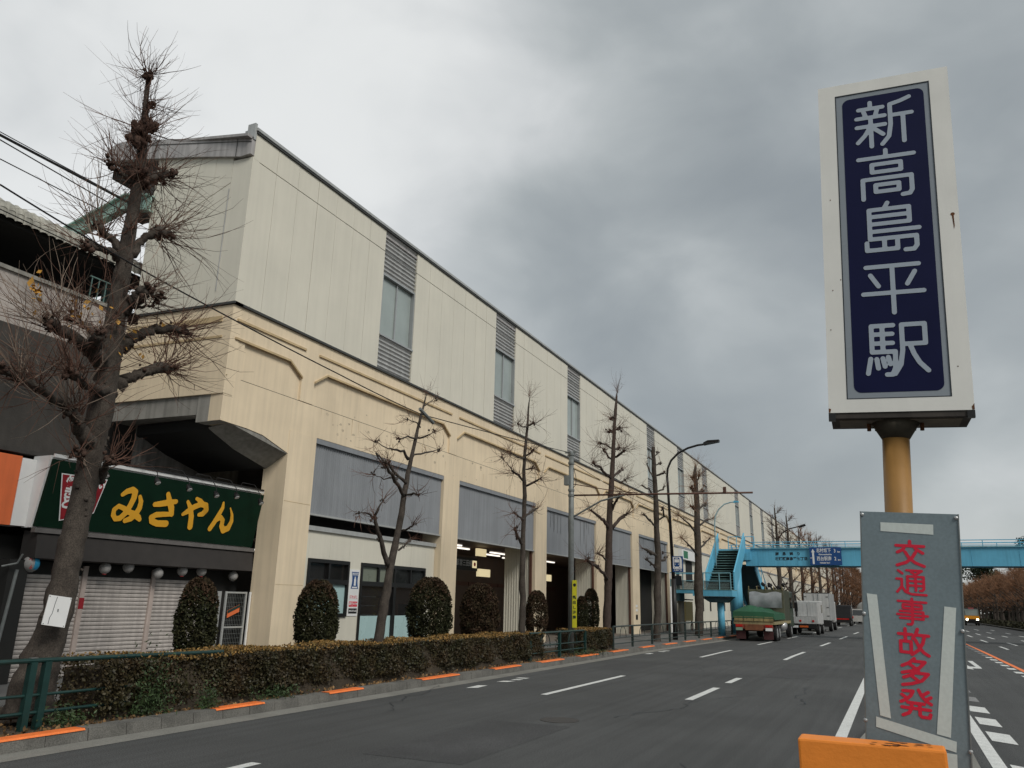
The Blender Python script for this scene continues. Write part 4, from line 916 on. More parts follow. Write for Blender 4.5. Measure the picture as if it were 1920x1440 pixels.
# ================================================================== the thinner street trees
def pxt(px, py, r_, X=XT, dx=0.):
    p = at(px, py, x=X + dx); return (p[0], p[1], p[2], r_)
def traced(label, trunk, brs, tw, bark, sc_=.65, group='bare ginkgo trees along the left pavement', X=XT, tl=.5, tmat='twig'):
    b = at(trunk[0][0], trunk[0][1], x=X); t = thing('bare_ginkgo_tree', label, 'tree', (X, b[1], .14), group)
    q = MB(); P = [pxt(x, y, r_ * sc_, X) for x, y, r_ in trunk]; P = [(P[0][0], P[0][1], .1, P[0][3] * 1.15)] + P
    a, r_ = trunkpath(P, 4, .012); q.tube(a, r_, 12, wob=.06)
    q.build('trunk', bark, t, True); q = MB(); segs = []
    for br in brs:
        dr = rs.uniform(-.5, .8); P = [pxt(x, y, w * (sc_ + .1), X, dr * i / (len(br) - 1)) for i, (x, y, w) in enumerate(br)]
        a, r2 = trunkpath(P, 3, .05); q.tube(a, r2, 8, wob=.15); knob(q, a[-1], max(.05, r2[-1] * 1.9), 6); knob(q, a[len(a) // 2], r2[len(a) // 2] * 1.5, 2)
        dv = _n(np.array(P[-1][:3]) - np.array(P[-2][:3]))
        spray(segs, a[-1], dv, tw + 3, tl, .0085, .6, .4); spray(segs, a[len(a) // 2], dv, tw // 2 + 1, tl * .8, .007, .8, .4)
    top = np.array(pxt(*trunk[-1][:2], 0, X)[:3]); spray(segs, top, (0, 0, 1), tw + 4, tl, .005, .35, .2)
    for k in range(9): spray(segs, np.array(P[0][:3]) * 0 + np.array(pxt(*trunk[rs.randint(max(1, len(trunk) // 2), len(trunk))][:2], 0, X)[:3]), (rs.normal(), rs.normal(), .3), 2, tl * .7, .005, .6, .4)
    stuff(q.build('branch', bark, t, True)); stuff(quads('twig_mass', twigs(segs), M[tmat], t)); return t
traced('leaning two-stemmed bare tree in front of the shop entrance glass', [(709, 1202, .19), (722, 1125, .175), (732, 1061, .16), (748, 988, .125), (757, 933, .12), (768, 876, .09), (780, 818, .07), (792, 770, .05), (800, 738, .02)],
 [[(727, 1061, .09), (716, 1025, .08), (709, 995, .07), (703, 972, .06)], [(703, 972, .06), (708, 957, .04), (718, 940, .02)], [(703, 972, .05), (690, 962, .03), (672, 962, .012)], [(757, 930, .075), (745, 908, .065), (735, 890, .06), (722, 868, .045)], [(722, 868, .04), (706, 850, .03), (720, 875, .02)], [(760, 905, .06), (742, 886, .05), (728, 866, .035)], [(765, 862, .06), (757, 845, .05), (738, 843, .03), (722, 838, .02), (706, 828, .012)], [(770, 860, .05), (782, 852, .035), (805, 848, .03), (822, 843, .012)], [(758, 928, .04), (775, 925, .04), (785, 928, .02)], [(748, 1031, .04), (758, 1024, .035), (769, 1012, .035)], [(752, 996, .04), (765, 990, .035), (776, 983, .02)], [(778, 822, .04), (765, 818, .03), (748, 823, .015)], [(783, 822, .04), (800, 818, .03), (812, 810, .012)], [(788, 800, .03), (776, 790, .02), (764, 786, .012)], [(748, 895, .03), (720, 898, .02), (700, 890, .01)], [(797, 760, .02), (808, 752, .015), (816, 748, .008)]], 6, M['bark'], .60, tl=.55)
traced('slender straight bare tree with short stubs between the second and third openings', [(978, 1190, .19), (980, 1130, .17), (979, 1080, .17), (981, 1000, .13), (984, 930, .12), (982, 880, .10), (985, 840, .09), (989, 800, .07), (991, 765, .05), (993, 745, .02)],
 [[(980, 1020, .07), (970, 1005, .07), (966, 992, .06)], [(984, 970, .05), (995, 960, .06), (1003, 955, .06)], [(983, 975, .04), (972, 968, .04), (966, 962, .03)], [(983, 905, .05), (972, 892, .05), (963, 885, .05)], [(985, 912, .05), (1003, 903, .05), (1015, 897, .03)], [(985, 860, .04), (972, 858, .03), (958, 850, .02)], [(987, 855, .04), (998, 845, .05)], [(990, 800, .04), (978, 800, .03), (972, 795, .03)], [(991, 798, .04), (1001, 793, .05)], [(986, 880, .03), (998, 878, .04)], [(962, 885, .03), (950, 868, .015), (942, 858, .008)]], 12, M['bark'], .60, tl=.85)
traced('tall bare tree with upswept arms just right of the grey utility pole', [(1138, 1174, .26), (1140, 1110, .24), (1141, 1080, .26), (1142, 1010, .22), (1144, 940, .20), (1148, 890, .17), (1150, 850, .15), (1152, 800, .12), (1154, 770, .11), (1156, 745, .07), (1157, 735, .03)],
 [[(1138, 1085, .09), (1128, 1072, .08), (1115, 1060, .08), (1100, 1050, .08)], [(1136, 1050, .05), (1128, 1042, .04), (1120, 1038, .02)], [(1140, 990, .10), (1132, 975, .09), (1120, 967, .07), (1108, 957, .05)], [(1147, 990, .10), (1158, 978, .10), (1170, 968, .09), (1176, 963, .05)], [(1144, 960, .08), (1155, 940, .07), (1163, 928, .06)], [(1143, 895, .08), (1135, 888, .08), (1125, 876, .07), (1112, 868, .05)], [(1150, 895, .07), (1160, 885, .08), (1166, 880, .05)], [(1145, 860, .06), (1136, 850, .06), (1132, 843, .05)], [(1152, 858, .07), (1162, 852, .07), (1170, 845, .05)], [(1146, 840, .05), (1136, 834, .04), (1124, 830, .04)], [(1152, 842, .05), (1160, 840, .06)], [(1148, 808, .05), (1142, 810, .08)], [(1154, 806, .05), (1162, 802, .09)], [(1152, 782, .05), (1147, 784, .06)], [(1150, 900, .05), (1163, 906, .03), (1172, 900, .02)]], 18, M['barkr'], .66, tl=1.1)
traced('slim dark tree with a cut-off top and knobbly side stubs before the last opening', [(1232, 1200, .26), (1233, 1150, .24), (1233, 1110, .24), (1234, 1040, .22), (1231, 990, .19), (1230, 940, .18), (1227, 890, .16), (1225, 850, .14), (1225, 838, .12)],
 [[(1230, 1065, .07), (1222, 1058, .06), (1213, 1048, .05)], [(1230, 1040, .08), (1220, 1037, .12), (1212, 1030, .08), (1204, 1028, .03)], [(1238, 1052, .06), (1246, 1050, .07), (1249, 1045, .06)], [(1229, 988, .05), (1218, 975, .06), (1206, 965, .05)], [(1235, 975, .06), (1245, 968, .05), (1242, 952, .06)], [(1227, 930, .05), (1217, 918, .05), (1204, 910, .04)], [(1232, 922, .05), (1242, 918, .05), (1245, 912, .04)], [(1225, 895, .05), (1216, 880, .05), (1213, 870, .04)], [(1230, 892, .05), (1238, 890, .06), (1246, 886, .05)], [(1224, 862, .04), (1216, 858, .04)], [(1230, 872, .04), (1238, 868, .05)], [(1229, 855, .03), (1234, 848, .06)]], 5, M['bark'], .75, tl=.6)
traced('dark tree with a brushy top standing in front of the blue stair landing', [(1311, 1198, .34), (1311, 1140, .34), (1310, 1095, .36), (1309, 1040, .28), (1307, 990, .26), (1307, 950, .24), (1305, 915, .20), (1303, 890, .16), (1304, 875, .10)],
 [[(1306, 1040, .08), (1298, 1028, .08), (1288, 1018, .05), (1278, 1008, .02)], [(1312, 1030, .08), (1322, 1018, .08), (1330, 1010, .04)], [(1305, 1000, .07), (1294, 985, .07), (1280, 972, .04), (1272, 966, .02)], [(1312, 985, .08), (1325, 975, .07), (1336, 972, .03)], [(1305, 960, .08), (1298, 950, .08)], [(1310, 955, .08), (1322, 945, .08)], [(1303, 925, .08), (1296, 915, .09)], [(1308, 925, .08), (1316, 920, .09)], [(1302, 905, .06), (1298, 895, .06)], [(1308, 900, .06), (1311, 892, .06)]], 30, M['bark'], .75, tl=1.4, tmat='twigr')
# generic trees, copied
def generic(seed, h, dense, r0=.3, tmat='twigr', bark='barkr', wid=1.5, tl=1.2):
    rs.seed(seed); t = thing('bare_street_tree', 'x', 'tree', (0, 0, 0)); P = [(0, 0, -.05, r0 * 1.2)] + [(rs.normal() * .05, rs.normal() * .05, h * k / 6, r0 * (1 - k / 6 * .8)) for k in range(1, 7)]
    a, r_ = trunkpath(P, 3, .02); q = MB(); q.tube(a, r_, 8, wob=.06); q.build('trunk', M[bark], t, True); q = MB(); segs = []
    for k in range(int(22)):
        f = rs.uniform(.25, .98); i = int(f * (len(a) - 1)); az = rs.uniform(0, 6.28); L_ = wid * (1.15 - f) * rs.uniform(.5, 1.1) + .3
        d = np.array([math.cos(az), math.sin(az), rs.uniform(.3, .9)]); p1 = a[i] + d * L_ * .5; p2 = p1 + np.array([d[0], d[1], 1.0]) * L_ * .5
        q.tube([a[i], p1, p2], [r_[i] * .35, r_[i] * .28, .04], 5); spray(segs, p2, (d[0], d[1], .9), dense, tl, .02, .5, .4, .7); spray(segs, p1, (d[0], d[1], .9), dense // 2, tl, .018, .8, .4, .7)
    spray(segs, a[-1], (0, 0, 1), dense, tl, .01, .4, .2)
    stuff(q.build('branch', M[bark], t)); stuff(quads('twig_mass', twigs(segs), M[tmat], t)); return t
def tree_x(Y): return -11.0 + curve(Y) * .9
gA = [generic(11, 11.2, 6, .30, 'twig', 'bark', 1.4, .9), generic(12, 10.6, 10, .28, 'twigr', 'barkr', 1.6, 1.1), generic(13, 11.8, 16, .32, 'twigr', 'barkr', 1.5, 1.4)]
Yl = [(80.5, 0), (88, 0), (97, 1), (106, 1), (115, 0), (126, 1), (137, 2)]
labs = ['bare tree rising behind the left end of the footbridge, nearest beyond the stairs', 'second bare tree beyond the footbridge stairs, next to the far street lamp', 'third bare tree beyond the footbridge, above the covered lorry', 'bare tree showing above the footbridge rail between covered lorry and white lorry', 'bare trunk behind the small white lorry beyond the footbridge', 'bare tree just left of the tall white box lorry', 'thick reddish trunk rising behind the box lorry roof']
used = [False] * 3
def place(gl, idx, loc, label, group):
    if not gl[idx].get('used'): o = gl[idx]; o['used'] = 1; o.location = loc
    else: o = dup(gl[idx], Vector(loc) - Vector(gl[idx].location))
    o.rotation_euler = (0, 0, 0); o['label'] = label; o['group'] = group; return o
for (Y, k), lb in zip(Yl, labs): place(gA, k, (tree_x(Y), Y, .14), lb, 'bare street trees beyond the footbridge')
for i, Y in enumerate(range(146, 330, 7)):
    o = place(gA, 2 if i % 3 else 1, (tree_x(Y) + rs.uniform(-.3, .3), Y, .14), ('nearest', 'second nearest', 'third nearest', 'fourth nearest')[i] + ' tree of the dense reddish far row beyond the box lorry' if i < 4 else 'reddish bare tree deep in the dense far row beyond the parked lorries', 'far reddish tree row on the left')
gB = [generic(21, 6.6, 22, .22, 'twigr', 'bark', 2.6, 1.3), generic(22, 6.2, 24, .24, 'twigr', 'bark', 2.8, 1.3)]
for i, Y in enumerate(range(84, 330, 7)):
    place(gB, i % 2, (13.6 + rs.uniform(-.3, .3), Y, .12), ('nearest', 'second nearest', 'third nearest', 'fourth nearest', 'fifth nearest')[i] + ' brown bare tree of the front row on the right verge' if i < 5 else 'brown bare roadside tree far down the row along the right verge', 'brown trees along the right verge')
for i, Y in enumerate(range(88, 300, 9)):
    place(gB, (i + 1) % 2, (18.2 + rs.uniform(-.6, .6), Y, .12), 'brown bare tree in the second row behind the right verge', 'brown trees behind the right verge row')
for o in gA + gB:
    if 'used' in o: del o['used']
for o in bpy.data.objects:
    if 'used' in o: del o['used']
rs.seed(5)
def evergreen(label, x, y, h, w):
    t = thing('evergreen_tree', label, 'tree', (x, y, .1), 'dark evergreens beyond the right verge'); q = MB(); q.tube([(x, y, 0), (x, y, h * .6)], [.4, .2], 8); q.build('trunk', M['bark'], t)
    n = 5200; c = []
    for _ in range(16):
        f = rs.uniform(.25, 1); c.append((x + rs.normal() * w * .3 * (1.2 - f), y + rs.normal() * w * .3 * (1.2 - f), h * f - w * .15, w * rs.uniform(.2, .36) * (1.35 - f * .7)))
    k = rs.randint(0, 16, n); C = np.array(c)[k]; d = rs.normal(size=(n, 3)); d /= np.linalg.norm(d, axis=1)[:, None]; P = C[:, :3] + d * (C[:, 3] * rs.uniform(.6, 1.1, n))[:, None] * [1, 1, .8]
    quads('crown', leaves(P, .26, d, .7), M['ever'], t)
evergreen('dark evergreen whose tip shows above the footbridge rail at the right edge', 26.6, 200, 19.5, 11)
evergreen('dark evergreen crown filling the gap under the footbridge beside the warning board', 18.6, 215, 14.5, 9)
evergreen('dark evergreen behind the brown trees, right of the gap under the footbridge', 22, 160, 10.5, 8)
evergreen('dark bushy evergreen behind the brown trees near the right edge', 24, 115, 8.5, 8)
# verge hedge and dark woods on the right
n = 9000; P = np.stack([12.95 + rs.rand(n) * .9, 60 + rs.rand(n) ** 1.2 * 170, .12 + rs.rand(n) * .75], 1); P = P[(rs.rand(n) < 1.0)]
hg = quads('clipped_hedge', leaves(P, .16), mat('verge_hedge_leaves', (.035, .034, .015), .8, .4, 2, island=.5), None); tag(hg, 'low brownish hedge along the far edge of the right carriageway', 'hedge'); stuff(hg)
n = 9000; P = np.stack([22 + rs.rand(n) * 6, 70 + rs.rand(n) * 200, rs.rand(n) * 6.5], 1)
stuff(tag(quads('woodland', leaves(P, .5), mat('dim_woodland_leaves', (.015, .018, .010), .9, .4, .5, island=.4), None), 'dark mass of woodland behind the trunks along the right verge', 'woodland'))

# ================================================================== HEDGES, SHRUBS, WEEDS
def hedge(label, y0, y1, x0=-11.55, x1=-10.45, zt=.93):
    rs.seed(int(y0 * 10)); L_ = y1 - y0; t = thing('clipped_hedge', label, 'hedge', (x0 / 2 + x1 / 2, y0 / 2 + y1 / 2, .12), 'clipped hedges along the left kerb')
    q = MB(); q.box(x0 + .12, x1 - .10, y0 + .1, y1 - .1, .12, zt - .12); q.build('inner_stems', M['soil'], t)
    n = int(L_ * 2600); P = np.stack([x1 - np.abs(rs.normal(size=n)) * .06, y0 + rs.rand(n) * L_, .2 + rs.rand(n) ** .8 * (zt - .2)], 1)
    P[:, 0] += .05 * np.sin(P[:, 1] * 1.7) + .04 * np.sin(P[:, 1] * 5.1 + P[:, 2] * 6) + .05 * (P[:, 2] < .3) * -1
    m2 = int(L_ * 700); P2 = np.stack([x0 + rs.rand(m2) * (x1 - x0), y0 + rs.rand(m2) * L_, zt - .10 + rs.rand(m2) * .1], 1); P2[:, 2] += .03 * np.sin(P2[:, 1] * 2.3)
    e = 1400; Pe = np.stack([x0 + rs.rand(e) * (x1 - x0), np.where(rs.rand(e) < .5, y0, y1) + rs.normal(size=e) * .04, .15 + rs.rand(e) * (zt - .15)], 1)
    V = leaves(np.concatenate([P, P2, Pe]), .026, None, 1, .65); quads('foliage', V, M['leafb'], t)
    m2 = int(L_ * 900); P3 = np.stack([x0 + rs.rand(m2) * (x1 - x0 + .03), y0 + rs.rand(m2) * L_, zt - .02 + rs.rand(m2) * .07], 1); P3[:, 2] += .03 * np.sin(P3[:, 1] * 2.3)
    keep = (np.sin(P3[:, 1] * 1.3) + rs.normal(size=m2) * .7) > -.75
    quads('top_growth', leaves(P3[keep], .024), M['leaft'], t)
hedge('long clipped hedge with rusty brown top running from the big ginkgo towards the utility pole', 8.35, 24.8)
hedge('short clipped hedge end right of the utility pole, left of the open railing', 28.3, 31.7)
def shrub(label, px0, px1, ptop, pc, m, seed, X=-12.0, gaps=0.):
    rs.seed(seed); p0, p1 = at(px0, pc, x=X), at(px1, pc, x=X); pt_ = at((px0 + px1) / 2, ptop, x=X); yc = (p0[1] + p1[1]) / 2; ry = (px1 - px0) / 2 * (.42 * -X + .87 * yc) / 1467 * .97; zt = pt_[2]; zb = .72
    t = thing('clipped_shrub', label, 'shrub', (X, yc, .13), 'egg-shaped clipped shrubs behind the hedge'); q = MB()
    for k in range(9):
        a = rs.uniform(0, 6.28); q.tube([(X + rs.normal() * .03, yc + rs.normal() * .03, .12), (X + math.cos(a) * ry * .25, yc + math.sin(a) * ry * .25, .7), (X + math.cos(a) * ry * .5, yc + math.sin(a) * ry * .5, zt * .7)], [.03, .022, .008], 5)
    q.build('stem', M['bark'], t)
    n = int(11500 * (ry / .5) ** 1.2); u = rs.rand(n) ; az = rs.uniform(0, 6.28, n); zz = zb + (zt - zb) * u; prof = np.clip(1 - np.abs((u - .47) / .54) ** 2.3, 0, 1) ** .5 * (1.04 - .12 * u)
    rr = (ry * prof) * (1 - np.abs(rs.normal(size=n)) * .13) * (1 + .06 * np.sin(az * 5 + zz * 9) + .05 * np.sin(az * 11 - zz * 15))
    dirs = np.stack([np.cos(az), np.sin(az), .6 * (u - .4)], 1); P = np.stack([X + rr * np.cos(az), yc + rr * np.sin(az), zz], 1)
    if gaps: P = P[(np.sin(az * 7 + 1) + np.sin(zz * 12) + rs.normal(size=n) * .5) > -1.5 + gaps * 2 * (u < .75)]
    quads('foliage', leaves(P, .036, dirs[:len(P)] * 0 + 0, 1.0, .5), M[m], t)
    n2 = n // 9; u = np.clip(1.02 - np.abs(rs.normal(size=n2)) * .16, .3, 1.02); az = rs.uniform(0, 6.28, n2); prof = np.clip(1 - np.abs((u - .47) / .56) ** 2.3, 0, 1) ** .5; rr = ry * prof * 1.0
    P = np.stack([X + rr * np.cos(az), yc + rr * np.sin(az), zb + (zt - zb) * u + .02], 1); stuff(quads('new_growth', leaves(P, .032), M['leafr'], t))
shrub('dark egg-shaped shrub in front of the shuttered eatery', 330, 407, 1088, 1150, 'leafd', 31)
shrub('rounded green shrub in front of the beige corner of the shop window', 552, 634, 1092, 1150, 'leafd', 32)
shrub('large dark shrub in front of the right half of the shop entrance', 760, 846, 1086, 1150, 'leafd', 33)
shrub('broad reddish shrub in front of the first open station entrance', 860, 935, 1097, 1150, 'leafr', 34)
shrub('narrow patchy reddish shrub just right of the slender tree, wall showing through', 984, 1027, 1110, 1150, 'leafr', 35, gaps=.35)
shrub('small yellow-green shrub beside the yellow plate on the utility pole', 1078, 1103, 1120, 1155, 'leafd', 36)
shrub('thin dark shrub leaning against the third opening right of the yellow plate', 1092, 1124, 1106, 1150, 'leafd', 37, gaps=.3)
rs.seed(9)
n = 4200; y = 4.5 + rs.rand(n) * 28; P = np.stack([-10.1 - rs.rand(n) ** 1.5 * 1.9, y, .135 + rs.rand(n) * .03], 1)
stuff(tag(quads('leaf_litter', leaves(P, .032, None, 1), M['litter'], None), 'dry brown leaves scattered over the planting bed behind the kerb', 'leaf litter'))
def weed(label, y, x=-10.35, n=700, r_=.22, h=.45):
    P = np.stack([x + rs.normal(size=n) * r_ * .5, y + rs.normal(size=n) * r_ * .6, .14 + np.abs(rs.normal(size=n)) * h * .5], 1)
    stuff(tag(quads('weed_clump', leaves(P, .03, None, 1, .35), mat('weed_green', (.035, .06, .02), .6, .3, 4, island=.5), None), label, 'weeds', 'weeds behind the kerb'))
weed('large bushy green weed clump before the hedge between the first two orange kerb marks', 9.2, -10.45, 1700, .3, .75)
weed('grassy weed tuft spilling over the kerb at the start of the second orange mark', 10.1, -10.12, 500, .15, .35)
weed('low weeds at the foot of the green rail post', 7.9, -10.5, 500, .3, .25)
weed('thin pale weeds at the kerb left of the third orange mark', 11.9, -10.35, 700, .45, .22)
weed('low weeds below the hedge end by the utility pole', 28.0, -10.35, 700, .9, .22)

# ================================================================== GUARD RAILS
def rail(label, ys, X, m, c=0., motif=True, top=1.0):
    yy = ys[0]; t = thing('guard_rail', label, 'railing', (X, yy, .13), 'pedestrian guard rails along the left kerb')
    for y in ys:
        x = X + curve(y) * c; B('post', M[m], t, x - .045, x + .045, y - .045, y + .045, .12, top)
        if m == 'green': B('post_bracket', M['galv'], t, x - .03, x + .03, y - .05, y + .05, top + .05, top + .058)
    for a, b in zip(ys[:-1], ys[1:]):
        xa, xb = X + curve(a) * c, X + curve(b) * c
        for z, r_, nm in ((top + .02, .032, 'top_rail'), (.56, .02, 'middle_rail'), (.34, .022, 'lower_rail')):
            q = MB(); q.tube([(xa, a, z), (xb, b, z)], r_, 8); q.build(nm, M[m], t)
        if motif:
            q = MB(); mid = (a + b) / 2
            for sgn in (-1, 1):
                arc = [(X + curve(mid) * c, mid + sgn * (.10 + .32 * math.sin(k / 8 * 1.57)), top - .02 - .42 * (1 - math.cos(k / 8 * 1.57))) for k in range(9)]
                q.tube(arc, .014, 6)
            q.build('arch_motif', M[m], t)
    return t
gr_ = rail('dark green pipe guard rail at the foot of the big ginkgo, running into the hedge', [2.5, 4.9, 7.3], -10.52, 'green', top=.98)
B('post', M['green'], gr_, -10.565, -10.475, 7.46, 7.55, .12, .98)
for z, r_, y1_, nm in ((1.0, .032, 10.7, 'top_rail'), (.56, .02, 8.9, 'middle_rail'), (.34, .022, 8.9, 'lower_rail')):
    q = MB(); q.tube([(-10.52, 7.3, z), (-10.52, y1_, z - (.03 if z > .9 else 0))], r_, 8); q.build(nm, M['green'], gr_)
rail('green rail glimpsed in the hedge gap beside the utility pole', [23.6, 26.1, 28.6], -10.5, 'green', top=.93)
rail('long dark guard rail with arch motifs from the hedge end to the footbridge column', [31.9, 34.6, 37.6, 40.6, 43.6, 46.6, 49.6, 52.6, 55.6], -10.5, 'railb', c=.8)

# ================================================================== UTILITY POLE, STREET LAMPS
YP = 27.96
up = thing('utility_pole', 'grey steel utility pole with a long brown cross arm reaching over the road', 'utility pole', (-10.8, YP, .14))
q = MB(); q.tube([(-10.8, YP, .1), (-10.8, YP, 5.0), (-10.8, YP, 7.55)], [.115, .105, .095], 14); q.build('pole', M['galv'], up, True)
q = MB(); q.tube([(-10.66, YP, 5.86), (-4.1, YP, 5.72)], .034, 10); q.build('cross_arm', M['brown'], up, True)
q = MB(); q.tube([(-10.72, YP, 5.05), (-9.6, YP, 5.62), (-8.7, YP, 5.8)], .035, 8); q.build('arm_brace', M['galv'], up)
q = MB(); q.tube([(-10.75, YP, 6.3), (-9.0, YP, 5.95), (-8.2, YP, 5.86)], .018, 6); q.build('stay_rod', M['brown'], up)
B('arm_sensor', M['brown'], up, -5.1, -5.0, YP - .05, YP + .05, 5.75, 5.95)
B('control_box', M['galv'], up, -11.05, -10.85, YP - .14, YP - .02 + .1, 6.25, 6.62, bev=.01)
q = MB(); q.tube([(-10.68, YP - .05, 6.9), (-10.58, YP - .05, 6.5), (-10.6, YP - .05, 6.25), (-10.7, YP - .05, 6.15)], .012, 6); q.build('conduit_loop', M['cable'], up)
for z in (7.45, 7.1, 6.06, 5.86): 
    q = MB(); q.lathe((-10.8, YP, z), [(.125, -.04), (.125, .04)], 14); q.build('clamp_band', M['galv'], up)
B('top_bracket', M['galv'], up, -11.05, -10.55, YP - .03, YP + .03, 7.50, 7.56)
yp = B('yellow_plate', M['yell'], up, -10.70, -10.53, YP - .14, YP - .12, 1.05, 2.72)
text('plate_text', '飛\n出\nし\n注\n意', .135, (-10.615, YP - .142, 1.75), (1, 0, 0), (0, 0, 1), M['green'], yp, line=1.3, bold=.004)
q = MB(); q.lathe((-10.61, YP - .142, 2.55), [(.06, 0), (.05, -.003)], 12, axis=1); q.build('plate_mark', M['ink'], yp)
# service cable from the pole towards the left, and onward wires
def cable(name, label, pts, r_, sag, m='cable', n=24):
    q = MB(); path = []
    for a, b in zip(pts[:-1], pts[1:]):
        a, b = np.array(a, float), np.array(b, float)
        for k in range(n): t = k / n; path.append(a + (b - a) * t - np.array([0, 0, sag * 4 * t * (1 - t)]))
    path.append(np.array(pts[-1], float)); q.tube(path, r_, 6); tag(q.build(name, M[m], None), label, 'cable')
pl_, pr_ = at(0, 346, x=-10.7), np.array([-10.8, YP, 7.5])
cable('overhead_cable', 'long black service cable crossing the beige wall to the grey utility pole top', [at(0, 346, x=-10.7), at(300, 525, x=-10.7), at(640, 704, x=-10.7), at(790, 777, x=-10.75), pr_], .013, .02, n=8)
B_ = at(800, 779, x=-10.75); q = MB(); q.tube([B_ - [0, .35, -.1], B_ + [0, .35, -.13]], .045, 8); tag(q.build('cable_clamp', M['galv'], None), 'grey splice sleeve on the service cable above the leaning tree', 'cable splice')
cable('overhead_cable', 'thin wire running on from the utility pole along the wall towards the footbridge', [pr_, (-10.3, 84, 6.9)], .012, .45)
q = MB(); cable('overhead_cable', 'thinner wire from the pole clamp towards the black street lamp', [(-10.8, YP, 7.15), (-10.8, 43.3, 6.6)], .010, .12)
YL = 43.37
sl = thing('street_lamp', 'tall black swan-neck street lamp beside the blue station sign', 'street lamp', (-10.8, YL, .14))
q = MB(); q.tube([(-10.8, YL, .1), (-10.8, YL, 3.3)], [.14, .125], 14); q.tube([(-10.8, YL, 3.3), (-10.95, YL, 8.4), (-10.98, YL, 8.9)], [.10, .07, .07], 12); q.build('pole', M['black'], sl, True)
arc = [(-10.98, 8.9), (-10.93, 9.35), (-10.72, 9.8), (-10.3, 10.2), (-9.75, 10.45), (-9.2, 10.58), (-8.7, 10.62)]
q = MB(); q.tube([(x, YL, z) for x, z in arc], .06, 10); q.build('swan_neck', M['black'], sl, True)
q = MB(); q.prism([(-8.85, YL - .15, 10.56), (-8.0, YL - .17, 10.68), (-7.98, YL - .17, 10.80), (-8.6, YL - .16, 10.80), (-8.85, YL - .12, 10.70)], (0, .32, 0)); q.build('lamp_head', M['black'], sl)
q = MB(); q.tube([(-10.95, YL - .12, .5), (-10.95, YL - .12, 2.9)], .05, 10); q.build('white_conduit', M['wsign'], sl)
B('small_notice', M['wsign'], sl, -10.98, -10.88, YL - .16, YL - .14, 3.3, 3.6)
q = MB(); q.tube([(-10.8, YL, 4.65), (-11.35, YL, 4.72)], .02, 6); q.tube([(-11.35, YL, 4.78), (-11.35, YL, 4.6)], .05, 8); q.build('side_camera', M['black'], sl)
bs = thing('station_pictogram_sign', 'blue and white train pictogram sign on the black street lamp', 'sign', (-10.55, YL - .1, 4.05), None)
q = MB(); q.box(-10.80, -10.22, YL - .12, YL - .09, 3.66, 4.5); q.build('sign_plate', M['bluesign'], bs)
def F2(x, z, o=.0): return (-10.80 + .58 * x, YL - .123 - o, 3.66 + .84 * z)
def fp(name, pts, m, o): q = MB(); q.poly([F2(x, z, o) for x, z in pts]); q.build(name, M[m], bs)
fp('white_field', [(.06, .20), (.90, .20), (.90, .70), (.84, .88), (.72, .95), (.06, .95)], 'wsign', .002)
fp('train_body', [(.18, .38), (.26, .34), (.56, .34), (.66, .38), (.68, .50), (.68, .84), (.62, .91), (.20, .91), (.16, .84), (.16, .50)], 'bluesign', .005)
fp('train_window', [(.20, .60), (.64, .60), (.64, .80), (.20, .80)], 'wsign', .008)
fp('train_headboard', [(.28, .84), (.54, .84), (.54, .88), (.28, .88)], 'wsign', .008)
for x in (.22, .54): fp('train_light', [(x, .46), (x + .08, .46), (x + .08, .52), (x, .52)], 'wsign', .008)
fp('track', [(.12, .24), (.18, .24), (.28, .33), (.23, .33)], 'bluesign', .005); fp('track', [(.56, .33), (.61, .33), (.76, .24), (.69, .24)], 'bluesign', .005)
text('sign_text', '新高島平駅', .085, F2(.5, .11, .002), (1, 0, 0), (0, 0, 1), M['wsign'], bs, bold=.002)
bl = thing('street_lamp', 'pale blue swan-neck lamp rising from the footbridge stairs', 'street lamp', (-10.9, 56, 2.6))
q = MB(); arc = [(-10.95, 2.6), (-10.92, 7.4), (-10.85, 8.0), (-10.6, 8.45), (-10.2, 8.8), (-9.75, 8.93), (-9.45, 8.95)]; q.tube([(x, 56, z) for x, z in arc], [.045] * 7, 8); q.build('pole', mat('pale_blue_grey_lamp', (.30, .44, .48), .5, .1, 3), bl, True)
q = MB(); q.prism([(-9.55, 55.88, 8.88), (-9.2, 55.88, 8.9), (-9.2, 55.88, 9.0), (-9.5, 55.88, 9.03)], (0, .24, 0)); q.build('lamp_head', M['blue'], bl)
YF = 92.; fl = thing('street_lamp', 'distant dark curved street lamp above the footbridge, before the sky', 'street lamp', (tree_x(YF), YF, .14)); p_ = [at(1460, 1060, y=YF), at(1460, 1010, y=YF), at(1466, 1000, y=YF), at(1478, 992, y=YF), at(1498, 987, y=YF)]
q = MB(); q.tube([(p_[0][0], YF, .1)] + p_, [.12, .1, .09, .08, .07, .06], 8); q.build('pole', M['black'], fl, True)
q = MB(); a = at(1498, 988, y=YF); b = at(1510, 984, y=YF); q.tube([a, b], .13, 8); q.build('lamp_head', M['black'], fl)

